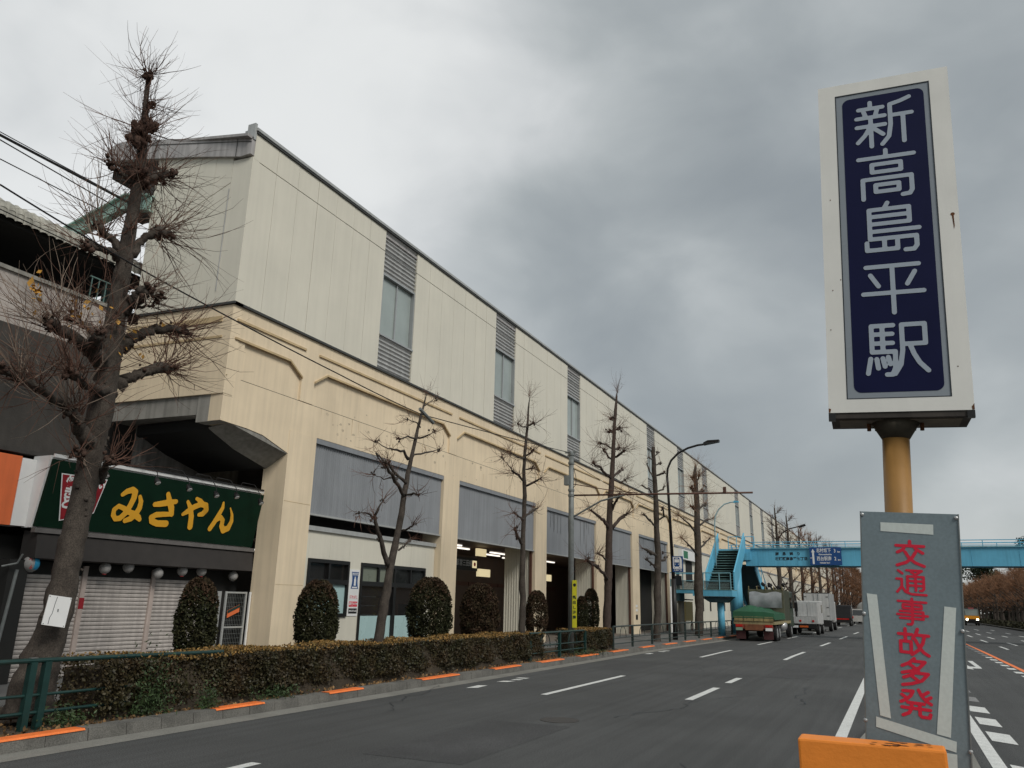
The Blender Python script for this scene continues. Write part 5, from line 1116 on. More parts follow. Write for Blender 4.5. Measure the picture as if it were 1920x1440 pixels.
# ================================================================== FOOTBRIDGE
fbz = thing('footbridge', 'light blue steel pedestrian footbridge with stairs crossing the whole road', 'footbridge', (-9, 58, .1))
zb0, zb1 = 4.70, 5.86; XR = 30
q = MB(); q.box(-9.26, XR, 58, 58.06, zb0, zb1); q.build('girder', M['blue'], fbz); q = MB(); q.box(-8.9, XR, 60.2, 60.26, zb0, zb1); q.build('girder', M['blue'], fbz)
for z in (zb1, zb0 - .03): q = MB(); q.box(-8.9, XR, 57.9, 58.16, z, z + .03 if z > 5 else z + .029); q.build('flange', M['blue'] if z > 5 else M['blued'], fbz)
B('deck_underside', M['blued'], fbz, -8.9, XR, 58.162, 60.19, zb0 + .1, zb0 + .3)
B('deck_edge', M['tealm'], fbz, -8.9, XR, 57.93, 60.3, zb1 + .032, zb1 + .07)
for yr in (57.97, 60.25):
    for z, r_ in ((6.32, .028), (6.13, .02), (6.03, .014)): q = MB(); q.tube([(-8.9, yr, z), (XR, yr, z)], r_, 6); q.build('hand_rail', M['blue'], fbz)
    for k in range(20): 
        x = -8.7 + k * 2.0 + (1.0 if yr > 59 else 0); q = MB(); q.tube([(x, yr, zb1 + .07), (x, yr, 6.32)], .025, 6); q.build('rail_post', M['blue'], fbz)
q = MB()
for k in range(15): q.box(-8.4 + k * 2.6, -8.38 + k * 2.6, 57.985, 57.998, zb0 + .02, zb1 - .02)
q.build('web_stiffener', M['blue'], fbz)
text('bridge_text', '高　島　通　り', .235, (-6.42, 57.998, 5.50), (1, 0, 0), (0, 0, 1), M['ink'], fbz, bold=.012)
text('bridge_text', '板橋区高島平七丁目', .235, (-6.2, 57.998, 5.17), (1, 0, 0), (0, 0, 1), M['ink'], fbz, bold=.010)
ds = thing('direction_sign', 'dark blue direction sign with a white arrow hung on the footbridge girder', 'sign', (-3.95, 57.9, 4.72))
q = MB(); q.box(-4.98, -2.98, 57.82, 57.87, 4.75, 5.93); q.build('sign_plate', M['bluesign'], ds)
q = MB(); q.poly([(-4.82, 57.815, 4.82), (-4.70, 57.815, 4.82), (-4.70, 57.815, 5.60), (-4.64, 57.815, 5.60), (-4.76, 57.815, 5.82), (-4.88, 57.815, 5.60), (-4.82, 57.815, 5.60)]); q.build('arrow', M['wsign'], ds)
q = MB(); q.poly([(-4.96, 57.815, 5.20), (-4.83, 57.815, 5.20), (-4.83, 57.815, 5.24), (-4.96, 57.815, 5.24)]); q.build('arrow_branch', M['wsign'], ds)
for s, sz, x, z in (('志村坂下', .30, -4.08, 5.70), ('3', .32, -3.38, 5.68), ('km', .16, -3.14, 5.62), ('Shimurasakashita', .14, -4.0, 5.45), ('西台駅南', .30, -4.08, 5.16), ('2', .32, -3.38, 5.16), ('km', .16, -3.14, 5.09), ('Nishidai Sta.S', .14, -4.05, 4.90)):
    text('sign_text', s, sz, (x, 57.818, z), (1, 0, 0), (0, 0, 1), M['wsign'], ds, bold=.004, sx=.78 if len(s) == 4 else .85)
# near stair : from the deck down towards the camera to the landing
def stair(x0, x1, y0, z0, y1, z1, n, nm=''):
    for xs in (x0, x1):
        q = MB(); q.prism([(xs - .04, y0, z0 + 1.05), (xs - .04, y1, z1 + .95), (xs - .04, y1, z1 - .42), (xs - .04, y0, z0 - .25)], (.08, 0, 0)); q.build('stair_side_panel', M['blue'], fbz)
        q = MB(); q.tube([(xs, y0, z0 + 1.08), (xs, y1, z1 + .98)], .05, 8); q.build('stair_hand_rail', M['blue'], fbz)
    for i in range(n):
        t = i / n; ya, yb = y0 + (y1 - y0) * t, y0 + (y1 - y0) * (t + 1 / n); z = z0 + (z1 - z0) * t
        B('stair_tread', M['tealm'], fbz, x0 + .05, x1 - .05, min(ya, yb), max(ya, yb), z - .16, z - .12 + .04 * (i % 2) * 0)
        B('stair_riser', M['dconc'], fbz, x0 + .05, x1 - .05, max(ya, yb) - .03, max(ya, yb) - .005, z + (z1 - z0) / n - .12, z - .161)
stair(-11.1, -9.3, 57.9, 5.86, 53.2, 3.05, 15)
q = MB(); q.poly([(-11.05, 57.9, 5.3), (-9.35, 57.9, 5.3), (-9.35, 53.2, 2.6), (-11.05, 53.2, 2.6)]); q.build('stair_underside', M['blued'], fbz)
B('top_landing', M['blue'], fbz, -11.14, -8.9, 57.9, 60.26, 5.1, 5.86)
for x0, x1, yr in ((-10.8, -8.95, 60.2),):
    q = MB()
    for z in (6.3, 6.1): q.tube([(x0, yr, z), (x1, yr, z)], .03, 6)
    for x in (-10.8, -10.2, -9.6, -8.95): q.tube([(x, yr, 5.86), (x, yr, 6.9)], .03, 6)
    q.tube([(x0, yr, 6.9), (x1, yr, 6.9)], .03, 6); q.build('landing_rail', M['blue'], fbz)
# landing
B('landing_slab', M['blue'], fbz, -11.6, -9.15, 51.4, 53.2, 2.52, 2.90); B('landing_slab', M['blue'], fbz, -13.0, -11.602, 51.4, 53.2, 2.68, 2.88)
B('landing_floor', M['tealm'], fbz, -13.0, -9.15, 51.38, 53.2, 2.902, 2.94)
q = MB()
for x in (-13.0, -12.2, -10.9, -9.9, -9.2): q.tube([(x, 51.4, 2.9), (x, 51.4, 3.95)], .035, 6)
for z in (3.95, 3.45): q.tube([(-13.0, 51.4, z), (-9.2, 51.4, z)], .03, 6)
q.tube([(-13.0, 51.4, 3.95), (-13.0, 53.2, 3.95)], .03, 6); q.build('landing_rail', mat('pale_blue_rail', (.16, .34, .40), .5, .1, 3), fbz)
B('mesh_panel', mat('grey_mesh_panel', (.10, .14, .14), .7, .2, 8, trans=.45), fbz, -12.95, -9.25, 51.43, 51.44, 2.95, 3.42)
B('landing_notice', M['ink'], fbz, -12.85, -12.25, 51.3, 51.34, 3.15, 3.75)
q = MB(); q.lathe((-10.05, 52.3, 0), [(.23, .1), (.21, 2.2)], 16); q.build('landing_column', M['blue'], fbz, True)
q = MB(); q.prism([(-11.2, 51.7, 2.5), (-9.2, 51.7, 2.5), (-9.6, 51.7, 2.15), (-10.6, 51.7, 2.15)], (0, 1.1, 0)); q.build('column_bracket', M['blued'], fbz)
q = MB(); q.lathe((-9.95, 57.5, 0), [(.42, .1), (.42, 4.8)], 20); q.build('main_column', M['blue'], fbz, True)
q = MB(); q.lathe((-10.3, 60.5, 0), [(.3, .1), (.3, 4.8)], 16); q.build('main_column', M['blue'], fbz, True)
B('landing_bracket', M['blued'], fbz, -12.9, -12.5, 51.6, 53.0, 2.2, 2.679)
q = MB(); q.tube([(-13.0, 53.18, 3.95), (-11.2, 53.18, 3.95)], .03, 6); q.build('landing_rail', M['blue'], fbz)
q = MB(); q.lathe((-12.7, 52.8, 0), [(.2, .1), (.2, 2.2)], 14); q.build('landing_column', M['conc'], fbz, True)
# far stair going down away from the camera
q = MB()
for xs in (-10.6, -9.0): q.prism([(xs - .04, 60.2, 5.3), (xs - .04, 60.2, 4.5), (xs - .04, 68.0, .6), (xs - .04, 68.0, 1.4)], (.08, 0, 0))
q.build('far_stair_stringer', M['blue'], fbz)
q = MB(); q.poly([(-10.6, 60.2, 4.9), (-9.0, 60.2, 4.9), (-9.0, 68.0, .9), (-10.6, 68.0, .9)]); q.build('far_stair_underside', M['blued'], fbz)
for xs in (-10.6, -9.0):
    q = MB(); q.tube([(xs, 60.2, 6.3), (xs, 68, 2.3)], .03, 6)
    for k in range(6): q.tube([(xs, 60.2 + k * 1.5, 5.3 - k * .76), (xs, 60.2 + k * 1.5, 6.3 - k * .76)], .025, 6)
    q.build('far_stair_rail', M['blue'], fbz)
q = MB(); q.lathe((14.2, 59, 0), [(.42, .1), (.42, 4.8)], 16); q.build('main_column', M['blue'], fbz, True)
ip = thing('information_board', 'yellowed information board standing before the cream wall left of the dark tree', 'notice board', (-13.8, 59.8, .15))
B('board', mat('yellowed_paper', (.42, .33, .15), .7, .12, 6), ip, -14.0, -13.8, 58.7, 61.0, .85, 2.2)
B('board_roof', M['dark'], ip, -14.05, -13.75, 58.6, 61.1, 2.3, 2.38); B('post', M['brown'], ip, -13.95, -13.85, 58.7, 58.8, .15, .849); B('post', M['brown'], ip, -13.95, -13.85, 60.9, 61.0, .15, .849)
# ================================================================== VEHICLES
def wheel(t, x, y, r_, w, side, hubm='hub'):
    q = MB(); q.lathe((x - w / 2, y, r_), [(r_ * .86, 0), (r_, w * .15), (r_, w * .85), (r_ * .86, w)], 18, axis=0); wo_ = q.build('wheel', M['tyre'], t, False)
    xo = x + side * (w / 2 + .004); q = MB(); q.lathe((xo, y, r_), [(r_ * .58, 0), (r_ * .5, side * .012)], 14, axis=0); q.build('hub', M[hubm], wo_)
def vehicle(name, label, cat, x, y, group=None): return thing(name, label, cat, (x, y, 0), group)
vg = 'lorries parked along the left kerb'
# 1 lorry with green tarpaulin, rear at y=49
x0, x1, y0 = -8.75, -6.45, 49.2
t = vehicle('parked_lorry', 'lorry with a green tarpaulin and a tall grey-sheeted stack, parked under the footbridge', 'lorry', -7.6, 54, vg)
B('chassis', M['black'], t, x0 + .3, x1 - .3, y0 + .3, 60, .55, .85)
B('flatbed', mat('faded_cream_body', (.30, .25, .13), .6, .2, 3, streak=.3), t, x0, x1, y0, 57.4, .95, 1.12)
for k in range(4): B('tailgate_plank', mat('faded_yellow_gate', (.30, .24, .11), .6, .3, 5, streak=.3), t, x0 + .05 + k * .56, x0 + .58 + k * .56, y0 - .05, y0, 1.13, 1.38)
B('rear_beam', mat('dark_red_beam', (.20, .045, .025), .6, .3, 3), t, x0 + .1, x1 - .1, y0 - .02, y0 + .2, .70, .948)
B('rear_panel', mat('rusty_orange_panel', (.17, .065, .03), .7, .35, 5), t, x0 + .65, x1 - .65, y0 - .05, y0 - .02, .62, .94)
for xx in (x0 + .12, x1 - .5): 
    B('tail_lamp', mat('red_tail_lamp', (.45, .015, .01), .3), t, xx, xx + .38, y0 - .07, y0 - .021, .80, .93); B('number_plate' if xx > -7.5 else 'lamp_plate', M['wsign'] if xx > -7.5 else mat('pale_green_plate', (.2, .3, .22), .5), t, xx, xx + .38, y0 - .07, y0 - .03, .60, .76)
for xx in (x0 + .1, x1 - .65): B('mud_flap', mat('dull_red_mud_flap', (.055, .018, .018), .8), t, xx, xx + .55, y0 + .1, y0 + .13, .12, .58)
for yy in (50.6, 51.7, 57.8): 
    for s, xx in ((1, x1 - .2), (-1, x0 + .2)): wheel(t, xx, yy, .46, .34, s)
rs.seed(3); nx, ny = 9, 12; vs = []
for i in range(nx):
    for j in range(ny):
        u, v = i / (nx - 1), j / (ny - 1); h = 1.45 + .55 * (1 - abs(2 * u - .75) ** 1.6 * .9) * (.75 + .25 * math.cos(v * 5)) + rs.normal() * .025
        ex_ = .12 * (1 if i in (0, nx - 1) else 0); h = 1.22 if i in (0, nx - 1) else (max(1.58, min(h, 1.7)) if i in (1, nx - 2) else h + .06); u = (.015 if i == 1 else (.985 if i == nx - 2 else u)); xx = x0 - .05 + (x1 - x0 + .10) * u; yy = y0 - .06 + 4.9 * v
        if j == 0: h = 1.30 if h > 1.3 else h
        if j == 1: yy = y0 + .0; h = min(h, 1.66) if h > 1.3 else h
        vs.append((xx, yy, h))
q = MB(); q.add(vs, [(i * ny + j, (i + 1) * ny + j, (i + 1) * ny + j + 1, i * ny + j + 1) for i in range(nx - 1) for j in range(ny - 1)]); q.build('green_tarpaulin', mat('green_tarpaulin', (.014, .080, .036), .6, .2, 2), t, False)
B('stack_front', mat('olive_grey_frame', (.10, .10, .065), .8, .2, 3), t, x0 + .1, x1, 54.3, 54.5, 1.13, 3.05)
q = MB(); vs = []
for i in range(12):
    for j in range(8): vs.append((x0 + .2 + (x1 - x0 - .3) * i / 11, 54.2 - .02 * math.sin(i * 1.1 + j * .4) - .10 * math.sin(j / 7 * 3.1), 1.9 + .95 * j / 7 + (.06 * math.sin(i * .9) if j == 7 else 0)))
q.add(vs, [(i * 8 + j, (i + 1) * 8 + j, (i + 1) * 8 + j + 1, i * 8 + j + 1) for i in range(11) for j in range(7)]); q.build('grey_sheet', mat('silver_grey_sheet', (.30, .31, .32), .45, .25, 2), t, True)
B('side_body', mat('dark_olive_side', (.05, .055, .035), .8, .2, 3), t, x0 + .05, x1, 54.51, 57.3, 1.13, 3.0)
q = MB(); rs.seed(4)
for k in range(26): knob(q, (x0 + .4 + rs.rand() * 1.9, 54.6 + rs.rand() * 2.4, 3.05 + rs.rand() * .28), .22, 1)
q.build('black_bundle', M['tyre'], t, True)
for k in range(5): B('stake', mat('faded_yellow_gate', (.30, .24, .11), .6, .3, 5, streak=.3), t, x0 + .15 + k * .52, x0 + .19 + k * .52, 54.25, 54.29, 3.0, 3.25)
q = MB(); q.bbox(x0 + .1, x1 - .05, 57.5, 59.7, .7, 3.0, b=.06); cb = q.build('cab', mat('dark_green_cab', (.03, .05, .03), .4), t)
B('side_window', M['glassd'], cb, x1 - .052, x1 - .03, 57.9, 58.9, 1.9, 2.6)
for z in (1.9,): q = MB(); q.box(x1 + .05, x1 + .25, 59.5, 59.6, 1.7, 2.3); q.build('mirror', M['black'], t)
q = MB(); q.lathe((x1 - .2, 53.6, .8), [(.3, 0), (.3, 1.0)], 14, axis=1); q.build('fuel_tank', M['hub'], t, True)
# 2 small white lorry with equipment box
x0, x1, y0 = -7.35, -5.35, 64.6
t = vehicle('parked_lorry', 'small white flatbed lorry with a white equipment cabinet, behind the green tarpaulin one', 'lorry', -6.3, 67, vg)
wb = mat('white_lorry_paint', (.50, .50, .49), .4, .08, 3, streak=.2)
B('chassis', M['black'], t, x0 + .3, x1 - .3, y0 + .2, 70.5, .45, .8)
B('rear_body', wb, t, x0, x1, y0, 68.2, .82, 1.3); B('equipment_cabinet', wb, t, x0 + .55, x1 - .02, y0 + .3, 68.1, 1.302, 2.35); B('cabinet_gap', M['dark'], t, x0 + .42, x0 + .5, y0 + .3, 67, 1.302, 2.3); B('rear_locker', wb, t, x0, x0 + .4, y0 + .1, 66, 1.302, 1.9)
for k in range(2): B('cabinet_door', wb, t, x0 + .62 + k * .68, x0 + 1.24 + k * .68, y0 + .27, y0 + .3, 1.35, 2.3)
q = MB(); q.tube([(x0 + .1, y0 + .3, 1.9), (x0 + .15, y0 + .3, 2.9), (x0 + .35, y0 + .3, 2.4), (x0 + .5, y0 + .3, 2.9), (x0 + .55, y0 + .3, 2.0)], .05, 6); q.build('tool_rack', M['black'], t)
B('rear_bumper', M['black'], t, x0 + .1, x1 - .1, y0 - .02, y0 + .15, .5, .8)
B('number_plate', M['wsign'], t, x0 + .2, x0 + .6, y0 - .04, y0 - .021, .52, .68); B('warning_strip', mat('orange_reflector', (.6, .12, .02), .4), t, x0 + .7, x0 + 1.3, y0 - .04, y0 - .021, .55, .68)
for xx in (x0 + .12, x0 + .7, x1 - .4): B('tail_lamp', mat('red_tail_lamp', (.45, .015, .01), .3), t, xx, xx + .14, y0 - .03, y0 - .001, .95, 1.08)
for yy in (66, 69.6):
    for s, xx in ((1, x1 - .15), (-1, x0 + .15)): wheel(t, xx, yy, .4, .28, s)
q = MB(); q.bbox(x0 + .05, x1 - .05, 68.4, 70.4, .7, 2.5, b=.08); cb = q.build('cab', wb, t); B('side_window', M['glassd'], cb, x1 - .052, x1 - .03, 68.8, 69.8, 1.6, 2.2)
# 3 white box lorry
x0, x1, y0 = -7.35, -5.25, 76.
t = vehicle('parked_lorry', 'tall white box lorry with closed twin rear doors, third in the parked row', 'lorry', -6.3, 80, vg)
wg = mat('light_grey_box_side', (.33, .34, .34), .5, .1, 1.5, streak=.2)
B('cargo_box', wg, t, x0, x1, y0 + .06, 82.3, .95, 3.25)
for k in range(2): B('rear_door', wb, t, x0 + .04 + k * 1.02, x0 + 1.04 + k * 1.02, y0, y0 + .058, .98, 3.2)
for k in (0, 1): 
    for dx in (.82, 1.24 - .04): B('lock_rod', M['galv'], t, x0 + dx, x0 + dx + .03, y0 - .03, y0 - .001, 1.0, 3.18) if k == 0 else None
for zz in (1.3, 2.0, 2.9):
    for xx in (x0 + .05, x1 - .25): B('door_hinge', M['black'], t, xx, xx + .2, y0 - .02, y0 - .001, zz, zz + .05)
B('roof_edge', M['black'], t, x0 - .02, x1 + .02, y0, y0 + .06, 3.201, 3.27)
B('chassis', M['black'], t, x0 + .3, x1 - .3, y0 + .1, 84, .5, .94); B('rear_bumper', M['black'], t, x0 + .05, x1 - .05, y0, y0 + .1, .42, .9)
B('number_plate', M['wsign'], t, x0 + .2, x0 + .75, y0 - .02, y0 - .001, .6, .78)
for yy in (77.8, 83.2):
    for s, xx in ((1, x1 - .15), (-1, x0 + .15)): wheel(t, xx, yy, .44, .3, s)
q = MB(); q.bbox(x0 + .05, x1 - .05, 82.5, 84.4, .7, 2.6, b=.08); q.build('cab', wb, t)
# 4 dark lorry
x0, x1, y0 = -6.75, -4.95, 104.
t = vehicle('parked_lorry', 'low dark lorry with red tail lamps, fourth in the parked row', 'lorry', -5.8, 107, vg)
bk = mat('black_lorry_body', (.02, .02, .022), .5, .2, 3)
B('body', bk, t, x0, x1, y0, 107.5, .9, 2.0); q = MB(); q.bbox(x0 + .05, x1 - .05, 107.7, 109.5, .6, 2.4, b=.1); q.build('cab', bk, t); B('tail_light_bar', mat('red_tail_lamp', (.45, .015, .01), .3), t, x0 + .2, x1 - .2, y0 - .03, y0 - .001, .75, .88); B('bumper', M['black'], t, x0 + .1, x1 - .1, y0, y0 + .1, .4, .72)
for yy in (105.5, 108.8):
    for s, xx in ((1, x1 - .15), (-1, x0 + .15)): wheel(t, xx, yy, .38, .28, s)
# 5 tan/silver van
def van(label, x, y, w, l, h, m, heading=1, cat='van', name='parked_van', lights=False, group=None):
    t = vehicle(name, label, cat, x, y + l / 2, group); f, r_ = (y, y + l) if heading < 0 else (y + l, y)
    s = 1 if heading > 0 else -1   # front at f
    P = [(r_, .35), (r_, h * .55), (r_ + s * .12, h), (f - s * l * .30, h), (f - s * l * .16, h * .58), (f - s * .05, h * .48), (f, .38)]
    q = MB(); q.prism([(x - w / 2, yy, zz) for yy, zz in P], (w, 0, 0)); b = q.build('body', m, t)
    gl = M['glassd']
    yb = r_ + (-.015 * s); q = MB(); q.prism([(x - w * .42, yb + s * .02, h * .58), (x + w * .42, yb + s * .02, h * .58), (x + w * .40, yb + s * .11, h * .93), (x - w * .40, yb + s * .11, h * .93)], (0, -.02 * s, 0)); q.build('rear_window' , gl, t)
    q = MB(); a = (f - s * l * .165 + s * .02, h * .60); c = (f - s * l * .295 + s * .02, h * .95); q.prism([(x - w * .42, a[0], a[1]), (x + w * .42, a[0], a[1]), (x + w * .40, c[0], c[1]), (x - w * .40, c[0], c[1])], (0, .02 * s, .01)); q.build('windscreen', gl, t)
    for sd in (-1, 1): q = MB(); xs = x + sd * (w / 2 + .006); q.prism([(xs, f - s * l * .2, h * .6), (xs, r_ + s * .3, h * .6), (xs, r_ + s * .35, h * .9), (xs, f - s * l * .31, h * .9)], (sd * .004, 0, 0)); q.build('side_window', gl, t)
    for yy in (y + l * .2, y + l * .8):
        for sd in (-1, 1): wheel(t, x + sd * (w / 2 - .08), yy, .33, .2, sd)
    for sd in (-1, 1):
        q = MB(); q.bbox(x + sd * w * .36 - .13, x + sd * w * .36 + .13, f - .03, f + .03, .55, .75, b=.02); q.build('headlight', mat('lit_headlight', (1, .85, .6), .3, 0, 1, emit=6) if lights else M['wsign'], t)
        q = MB(); q.bbox(x + sd * w * .42 - .07, x + sd * w * .42 + .07, r_ - .03, r_ + .03, .75, 1.05, b=.02); q.build('tail_lamp', mat('red_tail_lamp', (.45, .015, .01), .3), t)
    B('bumper', M['black'], t, x - w / 2 + .05, x + w / 2 - .05, min(f, f + s * .05), max(f, f + s * .05), .3, .5)
    return t
van('pale van beside the dark lorry, fifth vehicle of the parked row', -4.75, 121, 1.75, 4.5, 2.0, mat('pale_van_paint', (.42, .41, .39), .35), 1, 'van', 'parked_van', group=vg)
x0, x1, y0 = -5.25, -3.05, 129.
t = vehicle('parked_lorry', 'rounded silver-grey tank lorry at the far end of the parked row', 'lorry', -4.1, 133, vg)
q = MB(); q.lathe((-4.15, y0, 1.95), [(.8, 0), (1.1, .15), (1.1, 5.5), (.8, 5.7)], 20, axis=1); q.build('tank', mat('dull_silver_tank', (.27, .27, .26), .45, .1, 2), t, True)
B('chassis', M['black'], t, x0 + .1, x1 - .1, y0 + .1, 137, .4, .95); q = MB(); q.bbox(x0 + .05, x1 - .05, 135, 137, .6, 2.7, b=.1); q.build('cab', wb, t)
B('rear_ladder', M['galv'], t, -4.4, -3.9, y0 - .05, y0 - .01, 1.0, 2.9)
for yy in (130.5, 136):
    for s, xx in ((1, x1 - .15), (-1, x0 + .15)): wheel(t, xx, yy, .45, .3, s)
# oncoming vehicles on the right
t = vehicle('oncoming_lorry', 'yellow-fronted lorry with lit headlights coming from the far end of the right carriageway', 'lorry', 10.1, 142, None)
q = MB(); q.bbox(9.15, 11.05, 139.9, 141.7, .7, 2.35, b=.08); cb = q.build('cab', mat('grey_green_cab_top', (.16, .19, .17), .4), t)
B('windscreen', M['pane'], cb, 9.3, 10.9, 139.86, 139.895, 1.45, 2.2)
B('front_panel', mat('amber_yellow_paint', (.75, .30, .02), .4), t, 9.12, 11.08, 139.8, 139.89, .95, 1.42); B('lower_grille', M['black'], t, 9.5, 10.7, 139.78, 139.82, .6, .95); B('bumper', M['black'], t, 9.2, 11.0, 139.84, 139.95, .35, .6)
for xx in (9.45, 10.8): q = MB(); q.lathe((xx, 139.76, .88), [(.15, .02), (.13, 0)], 14, axis=1); q.build('headlight', mat('lit_headlight', (1, .85, .6), .3, 0, 1, emit=6), t)
B('cargo_box', mat('dim_grey_box', (.12, .12, .12), .6), t, 9.1, 11.1, 141.8, 146, .8, 2.5); B('roof_sign', mat('dull_pink_panel', (.30, .08, .08), .6), t, 9.8, 10.5, 140.3, 140.5, 2.36, 2.6)
for yy in (140.8, 145):
    for s, xx in ((1, 10.95), (-1, 9.25)): wheel(t, xx, yy, .4, .26, s)
van('small white car to the left of the oncoming yellow lorry', 8.1, 152, 1.7, 4.2, 1.5, mat('white_car_paint', (.55, .55, .55), .35), -1, 'car', 'oncoming_car')
# distant building slabs under the bridge on the right
t = thing('far_canopy', 'long pale roof of a distant low building between the warning board and the brown trees', 'building', (8.5, 245, 0))
B('roof', M['beige'], t, 8.6, 17, 243, 250, 8.2, 9.4); B('wall', M['cream'], t, 4.5, 16, 244, 249, .0, 6.0); B('window_band', M['dark'], t, 4.6, 15.9, 243.95, 243.99, 3.0, 5.0)

# ================================================================== FOREGROUND SIGNS
def frame(yaw, roll):
    Rv = np.array([math.cos(yaw), math.sin(yaw), 0]); U = np.array([0, 0, 1.]); Nn = np.array([math.sin(yaw), -math.cos(yaw), 0])
    r_ = Rv * math.cos(roll) - U * math.sin(roll); u = U * math.cos(roll) + Rv * math.sin(roll); return r_, u, Nn
r_, u_, n_ = frame(.03, .05)
C = np.array([.19, 5.2, 4.24]); Wd, Hh, Dp = .80, 2.34, .34
def S(x, y, d=0.): return C + r_ * x + u_ * y + n_ * d      # d >0 towards the camera
def sbox(q, x0, x1, y0, y1, d0, d1):
    c = [S(x0, y0, d0), S(x1, y0, d0), S(x1, y1, d0), S(x0, y1, d0), S(x0, y0, d1), S(x1, y0, d1), S(x1, y1, d1), S(x0, y1, d1)]
    f = [(0, 3, 2, 1), (4, 5, 6, 7), (0, 1, 5, 4), (1, 2, 6, 5), (2, 3, 7, 6), (3, 0, 4, 7)]; q.add(c, f); return q
sg = thing('station_name_sign', 'tall white box sign with a navy panel reading the station name, on a mustard pole', 'sign', tuple(S(0, -Hh / 2 - 1)))
q = MB(); sbox(q, -Wd / 2 + .004, Wd / 2 - .004, -Hh / 2 + .03, Hh / 2, -Dp, -.004)
q.build('sign_box', M['signw'], sg)
xl, xr, yb, yt = -.292, .288, -Hh / 2 + .085, Hh / 2 - .085
q = MB(); sbox(q, -Wd / 2, xl, -Hh / 2 + .0, Hh / 2, -.003, 0); sbox(q, xr, Wd / 2, -Hh / 2, Hh / 2, -.003, 0); sbox(q, xl, xr, -Hh / 2, yb, -.003, 0); sbox(q, xl, xr, yt, Hh / 2, -.003, 0); q.build('front_frame', M['signw'], sg)
q = MB(); sbox(q, xl, xr, yb, yt, -.035, -.022)
q = MB(); q.poly([S(xl, yb, -.0029), S(xr, yb, -.0029), S(xr, yt, -.0029), S(xl, yt, -.0029)]); q.build('grey_acrylic_panel', M['signg'], sg)
q = MB()
for a, b, c, d in ((xl, xl + .006, yb, yt), (xr - .006, xr, yb, yt), (xl + .006, xr - .006, yb, yb + .005), (xl + .006, xr - .006, yt - .006, yt)): sbox(q, a, b, c, d, -.0025, .001)
q.build('panel_gasket', M['ink'], sg)
nx0, nx1, ny0, ny1, rr = -.248, .252, -Hh / 2 + .125, Hh / 2 - .125, .045
P = []
for cx_, cy_, a0 in ((nx1 - rr, ny0 + rr, -90), (nx1 - rr, ny1 - rr, 0), (nx0 + rr, ny1 - rr, 90), (nx0 + rr, ny0 + rr, 180)):
    for k in range(7): a = R(a0 + 15 * k); P.append(S(cx_ + rr * math.cos(a), cy_ + rr * math.sin(a), -.0015))
q = MB(); q.poly(P); nv = q.build('navy_panel', M['navy'], sg)
ch = .345
for c, fy in zip('新高島平駅', (.148, .311, .476, .654, .830)):
    q = MB(); put_glyph(q, GK[c], S(.004, Hh / 2 - fy * Hh, 0), r_, u_, .345, .352, off=.0008); o = q.build('sign_character', M['letg'], nv)
# underside tray, corner brackets, rust
q = MB(); sbox(q, -Wd / 2 + .012, Wd / 2 - .012, -Hh / 2 - .035, -Hh / 2 + .001, -Dp + .004, -.006)
q.build('bottom_tray', mat('dark_sign_underside', (.05, .042, .036), .8, .4, 6, streak=.3), sg)
q = MB(); 
for a, b in ((-.34, -.05), (.06, .34)): sbox(q, a, b, -Hh / 2 - .040, -Hh / 2 - .0351, -Dp + .06, -.05)
q.build('drain_plate', mat('rusty_plate', (.13, .11, .085), .8, .35, 9), sg)
q = MB(); sbox(q, -Wd / 2 - .001, -Wd / 2 + .04, -Hh / 2 - .05, -Hh / 2 - .001, -.03, .002); sbox(q, Wd / 2 - .04, Wd / 2 + .001, -Hh / 2 - .045, -Hh / 2 - .001, -.03, .002); q.build('corner_bracket', M['blackf'], sg)
q = MB(); P = []; 
for k in range(12): a = 2 * math.pi * k / 12; P.append(S(.365 + .012 * math.cos(a), .10 + .011 * math.sin(a), .0015))
q.poly(P); q.poly([S(.360, .092, .0012), S(.370, .092, .0012), S(.372, .02, .0012), S(.367, -.005, .0012)]); q.build('rust_spot', M['rust'], sg)
q = MB(); q.poly([S(-.40, -1.14, .0012), S(-.385, -1.145, .0012), S(-.39, -1.168, .0012), S(-.40, -1.168, .0012)]); q.poly([S(.40, -1.13, .0012), S(.385, -1.15, .0012), S(.388, -1.168, .0012), S(.40, -1.168, .0012)]); q.build('rust_spot', M['rust'], sg)
q = MB(); sbox(q, -.12, .12, Hh / 2 - .002, Hh / 2 + .012, -.2, -.1); q.build('top_eye', M['signw'], sg)
# rust flecks on frame
q = MB()
for a, b in ((-.35, -.35), (-.30, -.28), (-.37, -.62), (.33, -.9), (-.345, .3)):
    q.poly([S(a + .004 * math.cos(k), b + .004 * math.sin(k), .0015) for k in np.linspace(0, 6.28, 7)[:-1]])
q.build('rust_fleck', M['rust'], sg)
# pole
pc = S(-.02, -Hh / 2 - .04, -.17); r2, u2, n2 = frame(.03, .062)
foot = pc - u2 * (pc[2] - .14) / u2[2]
q = MB(); q.tube([foot, pc - u2 * .02], .078, 28); q.build('pole', M['ypole'], sg, True)
q = MB(); q.tube([pc - u2 * .10, pc + u2 * .02], [.08, .15], 20); q.build('pole_flange', mat('rusted_flange', (.06, .05, .035), .8, .4, 12), sg, True)
q = MB()
for sx in (-1, 1):
    for k in (.105, .15): q.tube([pc + r_ * sx * k - u2 * .045, pc + r_ * sx * k + u2 * .01], .012, 8)
stuff(q.build('flange_bolt', M['rust'], sg))
q = MB(); q.tube([foot + u2 * .002, foot + u2 * .05], .15, 20); q.build('base_plate', M['galv'], sg)
